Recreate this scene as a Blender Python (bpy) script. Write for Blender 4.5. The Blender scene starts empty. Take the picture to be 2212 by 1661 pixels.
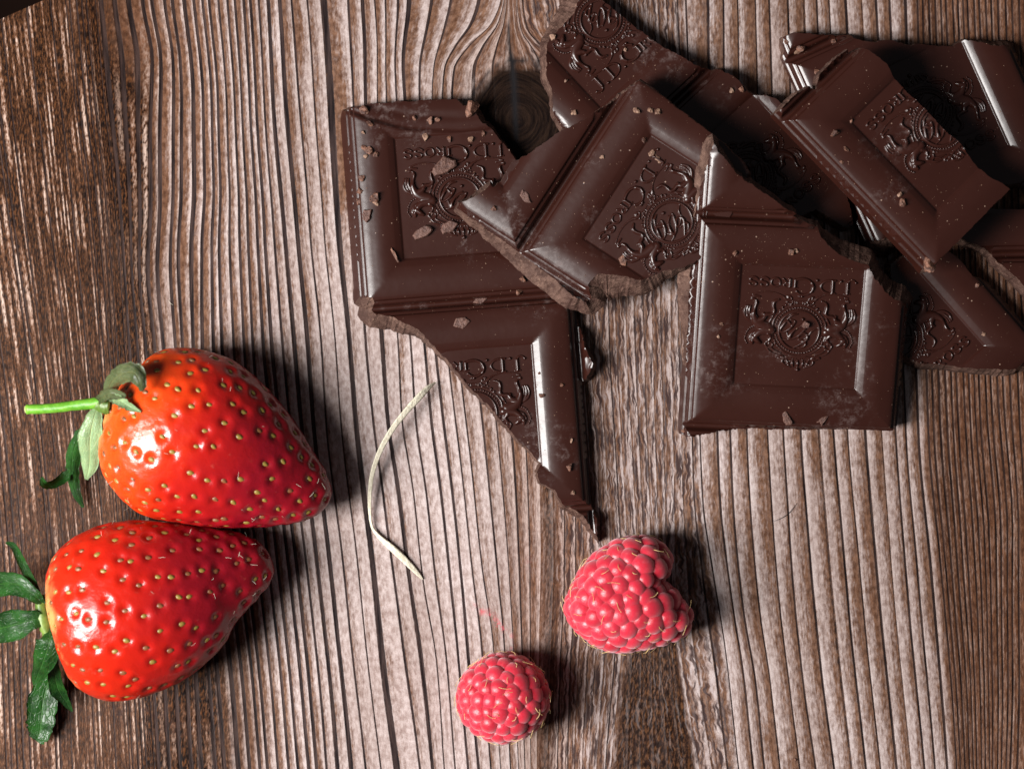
import bpy, bmesh, math, random
import numpy as np
from mathutils import Vector, Matrix, Euler, noise
from mathutils.geometry import delaunay_2d_cdt

SC = bpy.context.scene
MM = 0.001
CAMH = 500.0            # camera height above the table, mm
VW = 221.2              # width of table seen, mm

# ------------------------------------------------------------------ camera
cam = bpy.data.cameras.new('camera'); camo = bpy.data.objects.new('camera', cam)
SC.collection.objects.link(camo); SC.camera = camo
camo.location = (0, 0, CAMH*MM)
cam.sensor_width = 36.0; cam.lens = 36.0*CAMH/VW
cam.clip_start = 0.01; cam.clip_end = 20.0
cam.dof.use_dof = True; cam.dof.focus_distance = (CAMH-8)*MM; cam.dof.aperture_fstop = 11.0

# ------------------------------------------------------------------ world (dim room) and the window on the left
W = bpy.data.worlds.new('World'); SC.world = W; W.use_nodes = True
bg = W.node_tree.nodes['Background']
bg.inputs['Color'].default_value = (0.90, 0.92, 1.0, 1); bg.inputs['Strength'].default_value = 0.065

def area(name, loc, target, sx, sy, power, color):
    L = bpy.data.lights.new(name, 'AREA'); L.shape = 'RECTANGLE'; L.size = sx*MM; L.size_y = sy*MM
    L.energy = power; L.color = color
    o = bpy.data.objects.new(name, L); SC.collection.objects.link(o)
    o.location = Vector(loc)*MM
    d = (Vector(target)-Vector(loc)).normalized()
    o.rotation_euler = d.to_track_quat('-Z', 'Y').to_euler()
    return o
area('window_light', (-510, -120, 540), (0, 0, 0), 230, 430, 15.6, (1.0, 0.975, 0.95))

vs = SC.view_settings
vs.view_transform = 'Standard'; vs.look = 'None'; vs.exposure = 0.0; vs.gamma = 1.0; vs.use_curve_mapping = False
SC.cycles.use_denoising = True
SC.cycles.max_bounces = 8

random.seed(7); RNG = np.random.default_rng(11)

# ------------------------------------------------------------------ helpers
def P(px, py, z=0.0):
    """a point of the photograph (2212 x 1661 picture points, 10 to the mm on the table) at height z mm"""
    k = (CAMH-z)/CAMH
    return Vector(((px-1106)/10*k, (830.5-py)/10*k, z))

def link(o, parent=None):
    SC.collection.objects.link(o)
    if parent is not None: o.parent = parent
    return o

def empty(name, loc=(0, 0, 0), rot=(0, 0, 0)):
    o = bpy.data.objects.new(name, None); o.empty_display_size = 0.01
    o.location = Vector(loc)*MM; o.rotation_euler = rot
    return link(o)

def tag(o, label=None, cat=None, group=None, kind=None):
    if label: o['label'] = label
    if cat: o['category'] = cat
    if group: o['group'] = group
    if kind: o['kind'] = kind
    return o

def mesh(name, verts, faces, mats, parent=None, smooth=True, fm=None, scale=MM):
    me = bpy.data.meshes.new(name)
    v = (np.asarray([tuple(p) for p in verts], dtype=float)*scale)
    me.from_pydata(v.tolist(), [], [tuple(f) for f in faces])
    if not isinstance(mats, (list, tuple)): mats = [mats]
    for m in mats: me.materials.append(m)
    if fm is not None: me.polygons.foreach_set('material_index', np.asarray(fm, dtype=np.int32))
    me.polygons.foreach_set('use_smooth', [smooth]*len(me.polygons))
    me.update()
    o = bpy.data.objects.new(name, me)
    return link(o, parent)

def attr(o, name, vals):
    a = o.data.attributes.new(name, 'FLOAT', 'POINT'); a.data.foreach_set('value', np.asarray(vals, dtype=np.float32))

# ------------------------------------------------------------------ node helper
class NT:
    def __init__(s, name):
        s.m = bpy.data.materials.new(name); s.m.use_nodes = True
        s.t = s.m.node_tree; s.b = s.t.nodes['Principled BSDF']
    def n(s, typ, **kw):
        x = s.t.nodes.new(typ)
        for k, v in kw.items():
            if k.startswith('_'): setattr(x, k[1:], v)
        return x
    def l(s, a, b): s.t.links.new(a, b)
    def set(s, sock, v):
        if hasattr(v, 'links') or isinstance(v, bpy.types.NodeSocket): s.l(v, sock)
        else: sock.default_value = v
    def math(s, op, a, b=0.0, c=None, clamp=False):
        x = s.t.nodes.new('ShaderNodeMath'); x.operation = op; x.use_clamp = clamp
        s.set(x.inputs[0], a); s.set(x.inputs[1], b)
        if c is not None: s.set(x.inputs[2], c)
        return x.outputs[0]
    def rng(s, v, a, b, c=0.0, d=1.0, smooth=True):
        x = s.t.nodes.new('ShaderNodeMapRange'); x.interpolation_type = 'SMOOTHSTEP' if smooth else 'LINEAR'
        s.set(x.inputs[0], v)
        for i, q in enumerate((a, b, c, d)): s.set(x.inputs[i+1], q)
        return x.outputs[0]
    def mix(s, f, a, b, mode='MIX'):
        x = s.t.nodes.new('ShaderNodeMix'); x.data_type = 'RGBA'; x.blend_type = mode
        s.set(x.inputs[0], f)
        s.set(x.inputs[6], (*a, 1) if isinstance(a, tuple) and len(a) == 3 else a)
        s.set(x.inputs[7], (*b, 1) if isinstance(b, tuple) and len(b) == 3 else b)
        return x.outputs[2]
    def noise(s, vec, scale, detail=3, rough=0.5, dist=0.0):
        x = s.t.nodes.new('ShaderNodeTexNoise'); x.inputs['Scale'].default_value = scale
        x.inputs['Detail'].default_value = detail; x.inputs['Roughness'].default_value = rough
        x.inputs['Distortion'].default_value = dist
        if vec is not None: s.l(vec, x.inputs['Vector'])
        return x.outputs['Fac']
    def vor(s, vec, scale, feature='F1', rnd=1.0):
        x = s.t.nodes.new('ShaderNodeTexVoronoi'); x.feature = feature
        x.inputs['Scale'].default_value = scale; x.inputs['Randomness'].default_value = rnd
        s.l(vec, x.inputs['Vector']); return x
    def at(s, name):
        x = s.t.nodes.new('ShaderNodeAttribute'); x.attribute_name = name; return x.outputs['Fac']
    def xyz(s, x, y, z=0.0):
        c = s.t.nodes.new('ShaderNodeCombineXYZ')
        for i, q in enumerate((x, y, z)): s.set(c.inputs[i], q)
        return c.outputs[0]
    def obj(s):
        x = s.t.nodes.new('ShaderNodeTexCoord'); return x.outputs['Object']
    def geo(s):
        x = s.t.nodes.new('ShaderNodeNewGeometry'); return x.outputs['Position']
    def bump(s, h, dist, strength=1.0, normal=None):
        x = s.t.nodes.new('ShaderNodeBump'); x.inputs['Distance'].default_value = dist
        x.inputs['Strength'].default_value = strength
        s.l(h, x.inputs['Height'])
        if normal is not None: s.l(normal, x.inputs['Normal'])
        return x.outputs[0]
    def out(s, **kw):
        for k, v in kw.items():
            k = k.replace('_', ' ')
            s.set(s.b.inputs[k], (*v, 1) if isinstance(v, tuple) and len(v) == 3 and k != 'Subsurface Radius' else v)
        return s.m

# ------------------------------------------------------------------ materials
def mat_chocolate():
    m = NT('chocolate_skin'); p = m.geo()
    big = m.noise(p, 60, 4, 0.6); fine = m.noise(p, 900, 3, 0.6); smudge = m.noise(p, 190, 5, 0.65, 0.1)
    bloom = m.rng(m.math('MULTIPLY', smudge, m.rng(m.noise(p, 45, 2), 0.42, 0.70)), 0.34, 0.60)
    scr = m.noise(p, 620, 5, 0.75, 0.2)
    bloom2 = m.math('MULTIPLY', bloom, m.rng(scr, 0.45, 0.7))
    col = m.mix(big, (0.0195, 0.0052, 0.0034), (0.032, 0.0090, 0.0060))
    col = m.mix(m.math('MULTIPLY', bloom2, 0.27), col, (0.20, 0.145, 0.135))
    dots = m.vor(p, 520).outputs['Distance']
    gate = m.rng(m.noise(p, 230, 2), 0.5, 0.62)
    dust = m.math('MULTIPLY', m.rng(dots, 0.10, 0.05), gate)
    col = m.mix(m.math('MULTIPLY', dust, 0.7), col, (0.34, 0.22, 0.16))
    ro = m.math('ADD', m.math('MULTIPLY', big, 0.10), 0.235)
    ro = m.math('ADD', ro, m.math('MULTIPLY', bloom2, 0.3))
    ro = m.math('ADD', ro, m.math('MULTIPLY', dust, 0.3))
    h = m.math('ADD', m.math('MULTIPLY', big, 0.5), m.math('MULTIPLY', fine, 0.02))
    nb = m.bump(m.math('ADD', h, m.math('MULTIPLY', dust, 0.08)), 0.0005, 0.6)
    return m.out(Base_Color=col, Roughness=ro, Normal=nb, Specular_IOR_Level=0.48, IOR=1.48)

def mat_fracture():
    m = NT('chocolate_fracture'); p = m.geo()
    a = m.noise(p, 350, 6, 0.7); b = m.noise(p, 1400, 4, 0.7); c = m.noise(p, 110, 3, 0.6)
    col = m.mix(m.rng(a, 0.35, 0.65), (0.045, 0.020, 0.014), (0.140, 0.080, 0.060))
    col = m.mix(m.rng(b, 0.60, 0.74), col, (0.28, 0.175, 0.125))
    col = m.mix(m.rng(c, 0.62, 0.4, 0, 0.45), col, (0.045, 0.020, 0.015))
    h = m.math('ADD', m.math('MULTIPLY', a, 1.0), m.math('MULTIPLY', b, 0.35))
    return m.out(Base_Color=col, Roughness=0.68, Normal=m.bump(h, 0.0006, 0.9), Specular_IOR_Level=0.25)

def mat_crumb(name, c1, c2):
    m = NT(name); p = m.geo()
    a = m.noise(p, 900, 4, 0.7)
    return m.out(Base_Color=m.mix(m.rng(a, 0.35, 0.65), c1, c2), Roughness=0.6, Normal=m.bump(a, 0.0005, 1.0))

def mat_strawberry(name, orange, seedx=0.0):
    m = NT(name); s = m.at('along'); p = m.obj()
    n1 = m.noise(p, 90, 4, 0.6); n2 = m.noise(p, 500, 4, 0.6)
    s2 = m.math('ADD', s, m.math('MULTIPLY', m.math('SUBTRACT', n1, 0.5), 0.34))
    red = m.mix(m.rng(s2, 0.30, 0.75), (0.47, 0.011, 0.004), (0.22, 0.004, 0.011))
    col = m.mix(m.rng(s2, 0.48, 0.04), red, orange)
    col = m.mix(m.rng(s2, 0.075, -0.01, 0, 0.85), col, (0.66, 0.36, 0.12))
    pit = m.at('pit')
    col = m.mix(m.rng(pit, 0.2, 1.0, 0, 0.55), col, (0.26, 0.012, 0.006))
    col = m.mix(m.rng(n2, 0.62, 0.75, 0, 0.12), col, (0.75, 0.25, 0.18))
    h = m.math('ADD', n2, m.math('MULTIPLY', n1, 1.0))
    m.b.inputs['Subsurface Radius'].default_value = (1.0, 0.25, 0.12)
    return m.out(Base_Color=col, Roughness=m.math('ADD', m.math('MULTIPLY', n1, 0.22), 0.13), Normal=m.bump(h, 0.00018, 0.8),
                 Subsurface_Weight=0.35, Subsurface_Scale=0.0016, Coat_Weight=0.0)

def mat_simple(name, c, rough=0.5, c2=None, scale=600, bump=0.0002, **kw):
    m = NT(name); p = m.obj(); a = m.noise(p, scale, 4, 0.6)
    return m.out(Base_Color=m.mix(m.rng(a, 0.3, 0.7), c, c2 or c), Roughness=rough, Normal=m.bump(a, bump, 0.8), **kw)

def mat_leaf(name, c1, c2):
    m = NT(name); u = m.at('across'); s = m.at('along'); p = m.obj()
    a = m.noise(p, 260, 4, 0.6)
    cell = m.vor(m.xyz(m.math('MULTIPLY', u, 5), m.math('MULTIPLY', s, 14)), 1.0, 'DISTANCE_TO_EDGE').outputs['Distance']
    vein = m.rng(cell, 0.10, 0.0)
    mid = m.rng(m.math('ABSOLUTE', u), 0.08, 0.0)
    v = m.math('MAXIMUM', m.math('MULTIPLY', vein, 0.5), mid)
    col = m.mix(m.rng(a, 0.3, 0.7), c1, c2)
    col = m.mix(m.math('MULTIPLY', v, 0.35), col, (c2[0]*2.2+.03, c2[1]*1.8+.03, c2[2]*1.5+.02))
    return m.out(Base_Color=col, Roughness=0.36, Normal=m.bump(m.math('SUBTRACT', a, m.math('MULTIPLY', v, 0.6)), 0.0003, 0.7), Subsurface_Weight=0.08, Subsurface_Scale=0.001, Specular_IOR_Level=0.3)

def mat_raspberry():
    m = NT('raspberry_skin'); p = m.geo()
    oi = m.n('ShaderNodeObjectInfo').outputs['Random']
    a = m.noise(p, 700, 3, 0.6)
    col = m.mix(oi, (0.40, 0.006, 0.022), (0.56, 0.016, 0.042))
    col = m.mix(m.rng(a, 0.5, 0.8, 0, 0.25), col, (0.8, 0.18, 0.20))
    m.b.inputs['Subsurface Radius'].default_value = (1.0, 0.22, 0.18)
    m.b.inputs['Sheen Tint'].default_value = (1.0, 0.75, 0.80, 1)
    return m.out(Base_Color=col, Roughness=m.math('ADD', m.math('MULTIPLY', a, 0.25), 0.27), Subsurface_Weight=0.5,
                 Subsurface_Scale=0.0012, Sheen_Weight=0.5, Sheen_Roughness=0.5, Normal=m.bump(m.noise(p, 2500, 2), 0.00008, 0.7))

def mat_wood():
    m = NT('wood_print')
    U = m.at('gu'); Vv = m.at('gv'); t = m.at('band'); dark = m.at('dark'); light = m.at('light')
    fleck = m.at('fleck'); wavy = m.at('wavy'); knot = m.at('knot'); rid = m.at('rid'); groove = m.at('groove')
    # stretched fibres along the grain (U, V in mm)
    skew = m.math('ADD', U, m.math('MULTIPLY', Vv, 0.10))
    g1 = m.noise(m.xyz(skew, m.math('MULTIPLY', Vv, 0.25)), 2.9, 3, 0.65)
    g2 = m.noise(m.xyz(U, m.math('MULTIPLY', Vv, 0.45)), 1.3, 3, 0.6)
    g3 = m.noise(m.xyz(U, m.math('MULTIPLY', Vv, 0.05)), 2.0, 2, 0.5)
    big = m.noise(m.xyz(U, m.math('MULTIPLY', Vv, 0.25)), 0.05, 2, 0.5)
    bandv = m.noise(m.xyz(m.math('MULTIPLY', rid, 90), m.math('MULTIPLY', Vv, 0.02)), 1.0, 2, 0.5)
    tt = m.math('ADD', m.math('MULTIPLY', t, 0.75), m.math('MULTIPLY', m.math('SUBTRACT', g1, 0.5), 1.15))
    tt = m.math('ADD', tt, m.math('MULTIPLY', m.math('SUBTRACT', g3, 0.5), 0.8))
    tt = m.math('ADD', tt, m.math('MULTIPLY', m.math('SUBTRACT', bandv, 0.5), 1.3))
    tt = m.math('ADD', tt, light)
    blot = m.noise(m.xyz(U, m.math('MULTIPLY', Vv, 0.16)), 0.42, 3, 0.6)
    tt = m.math('ADD', tt, m.math('MULTIPLY', m.math('SUBTRACT', blot, 0.47), 0.9))
    brown = m.mix(m.rng(g2, 0.3, 0.7), (0.090, 0.042, 0.024), (0.225, 0.122, 0.078))
    pink = m.mix(m.rng(g2, 0.3, 0.7), (0.33, 0.248, 0.228), (0.57, 0.485, 0.470))
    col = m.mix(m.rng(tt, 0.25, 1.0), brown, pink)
    # dark regions: browner, darker
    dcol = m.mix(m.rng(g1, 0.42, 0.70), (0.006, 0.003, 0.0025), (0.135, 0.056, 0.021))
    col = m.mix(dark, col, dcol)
    # dashes of light fibre in the dark borders
    dash = m.at('dash')
    fl = m.noise(m.xyz(m.math('MULTIPLY', rid, 70), m.math('MULTIPLY', Vv, 0.055)), 1.0, 1, 0.5)
    fm = m.math('MULTIPLY', m.rng(fl, 0.43, 0.57), m.rng(g1, 0.30, 0.48))
    fmask = m.math('MULTIPLY', m.math('MULTIPLY', fm, fleck), dash)
    fcol = m.mix(m.rng(m.math('MULTIPLY', fl, g1), 0.24, 0.40), (0.20, 0.095, 0.050), (0.66, 0.55, 0.50))
    col = m.mix(fmask, col, fcol)
    # fine wavy grain
    wv = m.noise(m.xyz(m.math('ADD', U, m.math('MULTIPLY', m.noise(m.xyz(U, Vv), 0.35, 2), 1.6)), m.math('MULTIPLY', Vv, 0.07)), 1.9, 2, 0.6)
    col = m.mix(m.math('MULTIPLY', m.rng(wv, 0.52, 0.40), wavy), col, (0.055, 0.034, 0.032))
    col = m.mix(m.math('MULTIPLY', m.rng(wv, 0.55, 0.68), m.math('MULTIPLY', wavy, 0.7)), col, (0.50, 0.43, 0.43))
    # knot
    kr = m.at('kr')
    kn = m.noise(m.xyz(m.math('MULTIPLY', kr, 1.0), m.math('MULTIPLY', Vv, 0.15)), 1.2, 4, 0.65)
    kcol = m.mix(m.rng(kn, 0.35, 0.75), (0.006, 0.004, 0.004), (0.030, 0.018, 0.013))
    col = m.mix(knot, col, kcol)
    # grooves
    gcol = m.mix(m.rng(g3, 0.3, 0.7), (0.012, 0.009, 0.010), (0.060, 0.040, 0.037))
    gr = m.rng(m.math('ADD', groove, m.math('MULTIPLY', m.math('SUBTRACT', g1, 0.5), 0.9)), 0.25, 0.62)
    col = m.mix(gr, col, gcol)
    # bright rim beside a groove
    rim = m.at('rim')
    rm = m.math('MULTIPLY', rim, m.rng(m.math('ADD', m.math('MULTIPLY', g1, 0.6), m.math('MULTIPLY', g3, 0.5)), 0.42, 0.66))
    col = m.mix(m.math('MULTIPLY', rm, 0.75), col, (0.64, 0.575, 0.57))
    fine = m.noise(m.xyz(U, m.math('MULTIPLY', Vv, 0.6)), 9.0, 2, 0.6)
    col = m.mix(m.rng(fine, 0.35, 0.75, 0.0, 0.6), col, (0.42, 0.36, 0.34), 'MULTIPLY')
    col = m.mix(m.rng(big, 0.35, 0.65, 0.0, 0.6), col, (0.60, 0.54, 0.50), 'MULTIPLY')
    col = m.mix(m.at('warm'), col, (1.0, 0.80, 0.64), 'MULTIPLY')
    # crack
    ck = m.at('crack'); col = m.mix(ck, col, (0.012, 0.011, 0.012))
    # berry juice smear
    js = m.at('juice'); jn = m.rng(m.noise(m.geo(), 420, 4, 0.7), 0.45, 0.6)
    col = m.mix(m.math('MULTIPLY', js, jn), col, (0.50, 0.09, 0.11))
    # dull wet stains
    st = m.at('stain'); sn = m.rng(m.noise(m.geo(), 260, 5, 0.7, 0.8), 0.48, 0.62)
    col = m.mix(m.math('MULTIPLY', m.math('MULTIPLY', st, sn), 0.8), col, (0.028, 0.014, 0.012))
    h = m.math('ADD', m.math('MULTIPLY', g1, 0.7), m.math('MULTIPLY', m.math('SUBTRACT', 1.0, gr), 0.9))
    return m.out(Base_Color=col, Roughness=0.33, Specular_IOR_Level=0.05, Normal=m.bump(h, 0.00016, 0.6))

M_CH = mat_chocolate(); M_FR = mat_fracture()
M_CR = mat_crumb('chocolate_crumb_matte', (0.045, 0.015, 0.009), (0.19, 0.085, 0.052))
M_CRL = mat_crumb('chocolate_dust', (0.10, 0.045, 0.028), (0.30, 0.18, 0.12))
M_FLK = mat_crumb('chocolate_flake', (0.060, 0.024, 0.017), (0.13, 0.062, 0.045))
M_ST1 = mat_strawberry('strawberry_skin_orange', (0.66, 0.070, 0.006))
M_ST2 = mat_strawberry('strawberry_skin_red', (0.50, 0.018, 0.004))
M_SEED = mat_simple('seed_straw', (0.20, 0.125, 0.022), 0.4, (0.32, 0.24, 0.05), 900)
M_SEEDB = mat_simple('seed_brown', (0.16, 0.05, 0.02), 0.35, (0.28, 0.13, 0.05), 900)
M_SEEDD = mat_simple('seed_dark', (0.015, 0.012, 0.008), 0.3, (0.04, 0.03, 0.015), 900)
M_LEAFG = mat_leaf('leaf_fresh_green', (0.004, 0.022, 0.004), (0.014, 0.068, 0.009))
M_LEAFP = mat_leaf('leaf_pale_underside', (0.15, 0.24, 0.11), (0.22, 0.33, 0.16))
M_LEAFO = mat_leaf('leaf_olive', (0.030, 0.045, 0.014), (0.085, 0.105, 0.045))
M_STEM = mat_simple('stem_green', (0.07, 0.24, 0.012), 0.45, (0.17, 0.42, 0.035), 350, Subsurface_Weight=0.2, Subsurface_Scale=0.001)
M_STEM2 = mat_simple('stem_cap_green', (0.06, 0.12, 0.015), 0.45, (0.18, 0.26, 0.05), 400)
M_RASP = mat_raspberry()
M_CORE = mat_simple('raspberry_core', (0.36, 0.006, 0.012), 0.5, (0.45, 0.012, 0.02), 500, Subsurface_Weight=0.3, Subsurface_Scale=0.0015)
M_HAIR = mat_simple('raspberry_hair', (0.55, 0.34, 0.12), 0.5, (0.70, 0.52, 0.26), 900)
M_STRIP = mat_simple('strip_cream', (0.48, 0.44, 0.33), 0.7, (0.66, 0.61, 0.49), 1400, 0.0003)
M_FIBRE = mat_simple('strawberry_hair', (0.55, 0.5, 0.4), 0.5)
M_WOOD = mat_wood()
M_DARK = mat_simple('dark_floor', (0.004, 0.002, 0.0015), 0.9, (0.008, 0.004, 0.003), 20, Specular_IOR_Level=0.02)
M_SIDE = mat_simple('board_side', (0.03, 0.02, 0.015), 0.8, (0.06, 0.04, 0.03), 200)
M_BLACKH = mat_simple('black_hair', (0.01, 0.01, 0.01), 0.4)

# ------------------------------------------------------------------ the wooden surface
# grain lines traced in the photograph: (u, [(y, x), ...])
GL = [
 (5,   [(-300,-45),(0,-10),(250,20),(500,50),(750,85),(1000,115),(1250,135),(1661,150),(2000,165)]),
 (275, [(-300,190),(0,213),(220,232),(380,250),(532,262),(736,275),(950,290),(1200,310),(1430,325),(1661,340),(2000,360)]),
 (333, [(-300,290),(0,305),(133,326),(310,320),(443,321),(576,315),(740,330),(950,348),(1200,375),(1430,395),(1661,410),(2000,430)]),
 (434, [(-300,390),(0,415),(222,437),(399,439),(532,432),(740,434),(950,455),(1200,485),(1430,515),(1661,535),(2000,570)]),
 (630, [(-300,545),(0,575),(250,588),(500,610),(740,630),(950,650),(1200,680),(1430,705),(1661,725),(2000,760)]),
 (692, [(-300,600),(0,628),(200,643),(400,660),(533,670),(740,692),(950,706),(1182,735),(1377,755),(1661,787),(2000,820)]),
 (750, [(-300,665),(0,693),(216,706),(500,725),(740,750),(950,768),(1200,797),(1430,820),(1661,850),(2000,885)]),
 (787, [(-300,735),(0,750),(216,761),(500,772),(740,787),(904,803),(1071,826),(1238,848),(1405,870),(1661,906),(2000,945)]),
 (859, [(-300,790),(0,808),(117,814),(220,814),(500,835),(740,859),(904,867),(1071,892),(1266,915),(1433,942),(1661,959),(2000,990)]),
 (937, [(-300,870),(0,879),(133,868),(216,872),(500,905),(740,937),(950,962),(1227,993),(1433,1009),(1661,1031),(2000,1060)]),
 (985, [(-300,1000),(0,973),(60,959),(150,936),(206,933),(500,955),(740,985),(950,1010),(1238,1043),(1377,1063),(1661,1080),(2000,1110)]),
 (1050,[(-300,1110),(0,1083),(50,1063),(100,1012),(150,979),(206,974),(350,985),(500,1005),(740,1050),(950,1075),(1200,1096),(1400,1108),(1661,1120),(2000,1140)]),
 (1150,[(-300,1125),(0,1100),(130,1104),(226,1112),(400,1120),(740,1150),(987,1165),(1182,1168),(1349,1165),(1661,1160),(2000,1170)]),
 (1225,[(-300,1170),(0,1125),(60,1135),(120,1185),(200,1225),(300,1232),(450,1220),(740,1225),(1000,1240),(1238,1243),(1433,1232),(1661,1226),(2000,1230)]),
 (1330,[(-300,1310),(0,1300),(300,1320),(740,1330),(1000,1345),(1238,1355),(1433,1340),(1661,1320),(2000,1300)]),
 (1450,[(-300,1410),(0,1420),(300,1440),(740,1450),(1000,1455),(1300,1460),(1489,1482),(1661,1510),(2000,1560)]),
 (1500,[(-300,1470),(0,1480),(300,1490),(740,1500),(942,1510),(1085,1518),(1227,1539),(1384,1563),(1661,1594),(2000,1640)]),
 (1570,[(-300,1550),(0,1560),(500,1565),(947,1577),(1132,1586),(1322,1605),(1465,1629),(1661,1650),(2000,1690)]),
 (1680,[(-300,1645),(0,1660),(500,1675),(947,1691),(1108,1701),(1299,1715),(1489,1736),(1661,1760),(2000,1800)]),
 (1720,[(-300,1690),(0,1700),(500,1714),(947,1729),(1204,1748),(1441,1772),(1661,1800),(2000,1840)]),
 (1815,[(-300,1775),(0,1790),(500,1810),(947,1831),(1156,1848),(1394,1872),(1661,1900),(2000,1940)]),
 (1915,[(-300,1875),(0,1890),(942,1934),(1204,1953),(1465,1977),(1661,1996),(2000,2030)]),
 (1992,[(-300,1970),(0,1980),(942,2005),(1204,2029),(1465,2053),(1661,2065),(2000,2090)]),
 (2160,[(-300,2130),(0,2140),(870,2167),(1156,2186),(1441,2186),(1661,2181),(2000,2170)]),
 (2330,[(-300,2290),(0,2300),(870,2330),(1661,2345),(2000,2350)]),
]
GU = np.array([g[0] for g in GL], float)

def pchip(xs, ys, q):
    xs = np.array(xs, float); ys = np.array(ys, float); h = np.diff(xs); d = np.diff(ys)/h
    m = np.zeros(len(xs))
    for i in range(1, len(xs)-1):
        if d[i-1]*d[i] > 0: m[i] = 2*d[i-1]*d[i]/(d[i-1]+d[i])
    m[0] = d[0]; m[-1] = d[-1]
    q = np.asarray(q, float); k = np.clip(np.searchsorted(xs, q)-1, 0, len(h)-1)
    t = (q-xs[k])/h[k]; t = np.where((q < xs[0]) | (q > xs[-1]), np.clip(t, 0, 1), t)
    return ((2*t**3-3*t**2+1)*ys[k]+(t**3-2*t**2+t)*h[k]*m[k]+(-2*t**3+3*t**2)*ys[k+1]+(t**3-t**2)*h[k]*m[k+1])

def build_wood():
    rows = np.concatenate([[-900, -600, -420], np.arange(-300, 2000, 12.0), [2100, 2300, 2600]])
    ya = np.clip(rows, -300, 2000)
    gx = np.array([pchip([p[0] for p in g[1]], [p[1] for p in g[1]], ya) for g in GL])      # lines x rows
    # groove layout along u
    rnd = random.Random(5); edges = []
    fixed = [333, 434, 630, 692, 750, 787, 859, 937, 985, 1050]
    u = -1100
    while u < 275: edges.append(u); u += rnd.uniform(8, 18)
    edges.append(275); last = 275
    for f in fixed:
        n = max(1, round((f-last)/(21 if last < 600 else 31)))
        for k in range(1, n+1): edges.append(last+(f-last)*k/n + (rnd.uniform(-3, 3) if k < n else 0))
        last = f
    for f, step in ((1150, 30), (1225, 25), (1330, 17), (1450, 20), (1500, 16), (1570, 35), (1680, 37), (1720, 40), (1815, 32), (1915, 33), (1992, 26), (2160, 13), (2330, 15), (3300, 30)):
        n = max(1, round((f-last)/step))
        for k in range(1, n+1): edges.append(last+(f-last)*k/n + (rnd.uniform(-.18, .18)*step if k < n else 0))
        last = f
    cols = []   # (u, t, groove, rim, rid)
    for i in range(len(edges)-1):
        a, b = edges[i], edges[i+1]; w = b-a; r = rnd.random()
        if a < 275: gw, amp, rimL, rimR, lt = min(4.5, w*.35), rnd.choice([.3, .6, .9]), 0, 0, 0
        elif a < 330: gw, amp, rimL, rimR, lt = w*.4, .9, 0, .1, -.3
        elif a < 600: gw, amp, rimL, rimR, lt = rnd.uniform(6, 10), 1, 0, rnd.uniform(.3, .9), .05
        elif a < 1150: gw, amp, rimL, rimR, lt = rnd.choice([3.5, 4.5, 6, 11]), rnd.uniform(.7, 1), .05, rnd.uniform(.4, .9), .22
        elif a < 1500: gw, amp, rimL, rimR, lt = 3.0, rnd.choice([.25, .4, .6]), .15, .25, 0.1
        elif a < 1985: gw, amp, rimL, rimR, lt = rnd.choice([3.5, 4.5, 6]), rnd.uniform(.45, 1), rnd.uniform(.2, .9), .1, .12
        else: gw, amp, rimL, rimR, lt = min(5, w*.42), .8, rnd.choice([.1, .4]), 0, .02
        gw = min(gw, w*.45)
        # groove spans [a, a+gw]; band the rest
        inv = a >= 1500
        cols += [(a, 0, amp*.55, 0, r, lt, 0), (a+gw*.3, 0, amp, 0, r, lt, 0), (a+gw*.75, 0, amp, 0, r, lt, 0)]
        s = [(.0, .0, 0, rimL), (.10, .1, 0, rimL), (.30, .2, 0, 0), (.55, .5, 0, 0), (.80, .85, 0, rimR*.4), (.95, 1, 0, rimR)]
        ds = (0, 0, .5, 1, .5, 0)
        for (f, tv, g, rm), dsh in zip(s, ds):
            tv2 = (1-tv)*.9 if inv else tv
            cols.append((a+gw+(w-gw)*f, tv2, g, rm, r, lt, dsh))
    cu = np.array([c[0] for c in cols])
    nR, nC = len(rows), len(cols)
    uw = np.array([cu + 2.2*np.array([noise.noise(Vector((q*.015, y*.004, 3.3))) for q in cu[::1]]) for y in rows])   # rows x cols with a little wander
    X = np.zeros((nR, nC))
    for j in range(nR):
        gxx = gx[:, j]
        xx = np.interp(uw[j], GU, gxx)
        lo = uw[j] < GU[0]; hi = uw[j] > GU[-1]
        xx[lo] = gxx[0]+(uw[j][lo]-GU[0]); xx[hi] = gxx[-1]+(uw[j][hi]-GU[-1])
        X[j] = xx
    Y = np.repeat(rows[:, None], nC, 1)
    g = np.array([c[2] for c in cols])
    # board edge: keep below/right of line from (0,42) to (115,-8)
    Z = np.repeat((-0.03*g)[None, :], nR, 0)
    Zf = Z.copy()
    # the board's cut edge at the top left
    nx, ny = 50/math.hypot(50, 115), 115/math.hypot(50, 115)
    D = (X-0)*nx+(Y-42)*ny                      # >0 inside
    outside = D < 0
    X = np.where(outside, X-D*nx, X); Y = np.where(outside, Y-D*ny, Y)
    verts = np.stack([(X-1106)/10, (830.5-Y)/10, Zf], -1).reshape(-1, 3)
    idx = np.arange(nR*nC).reshape(nR, nC)
    keep = ~(outside[:-1, :-1] & outside[1:, :-1] & outside[:-1, 1:] & outside[1:, 1:])
    f = np.stack([idx[1:, :-1], idx[1:, 1:], idx[:-1, 1:], idx[:-1, :-1]], -1)[keep]
    o = mesh('table_top', verts, f.tolist(), M_WOOD)
    tag(o, kind='structure')
    Uc = np.repeat(cu[None, :], nR, 0)
    attr(o, 'gu', (Uc/10).ravel()); attr(o, 'gv', (Y/10).ravel())
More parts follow.
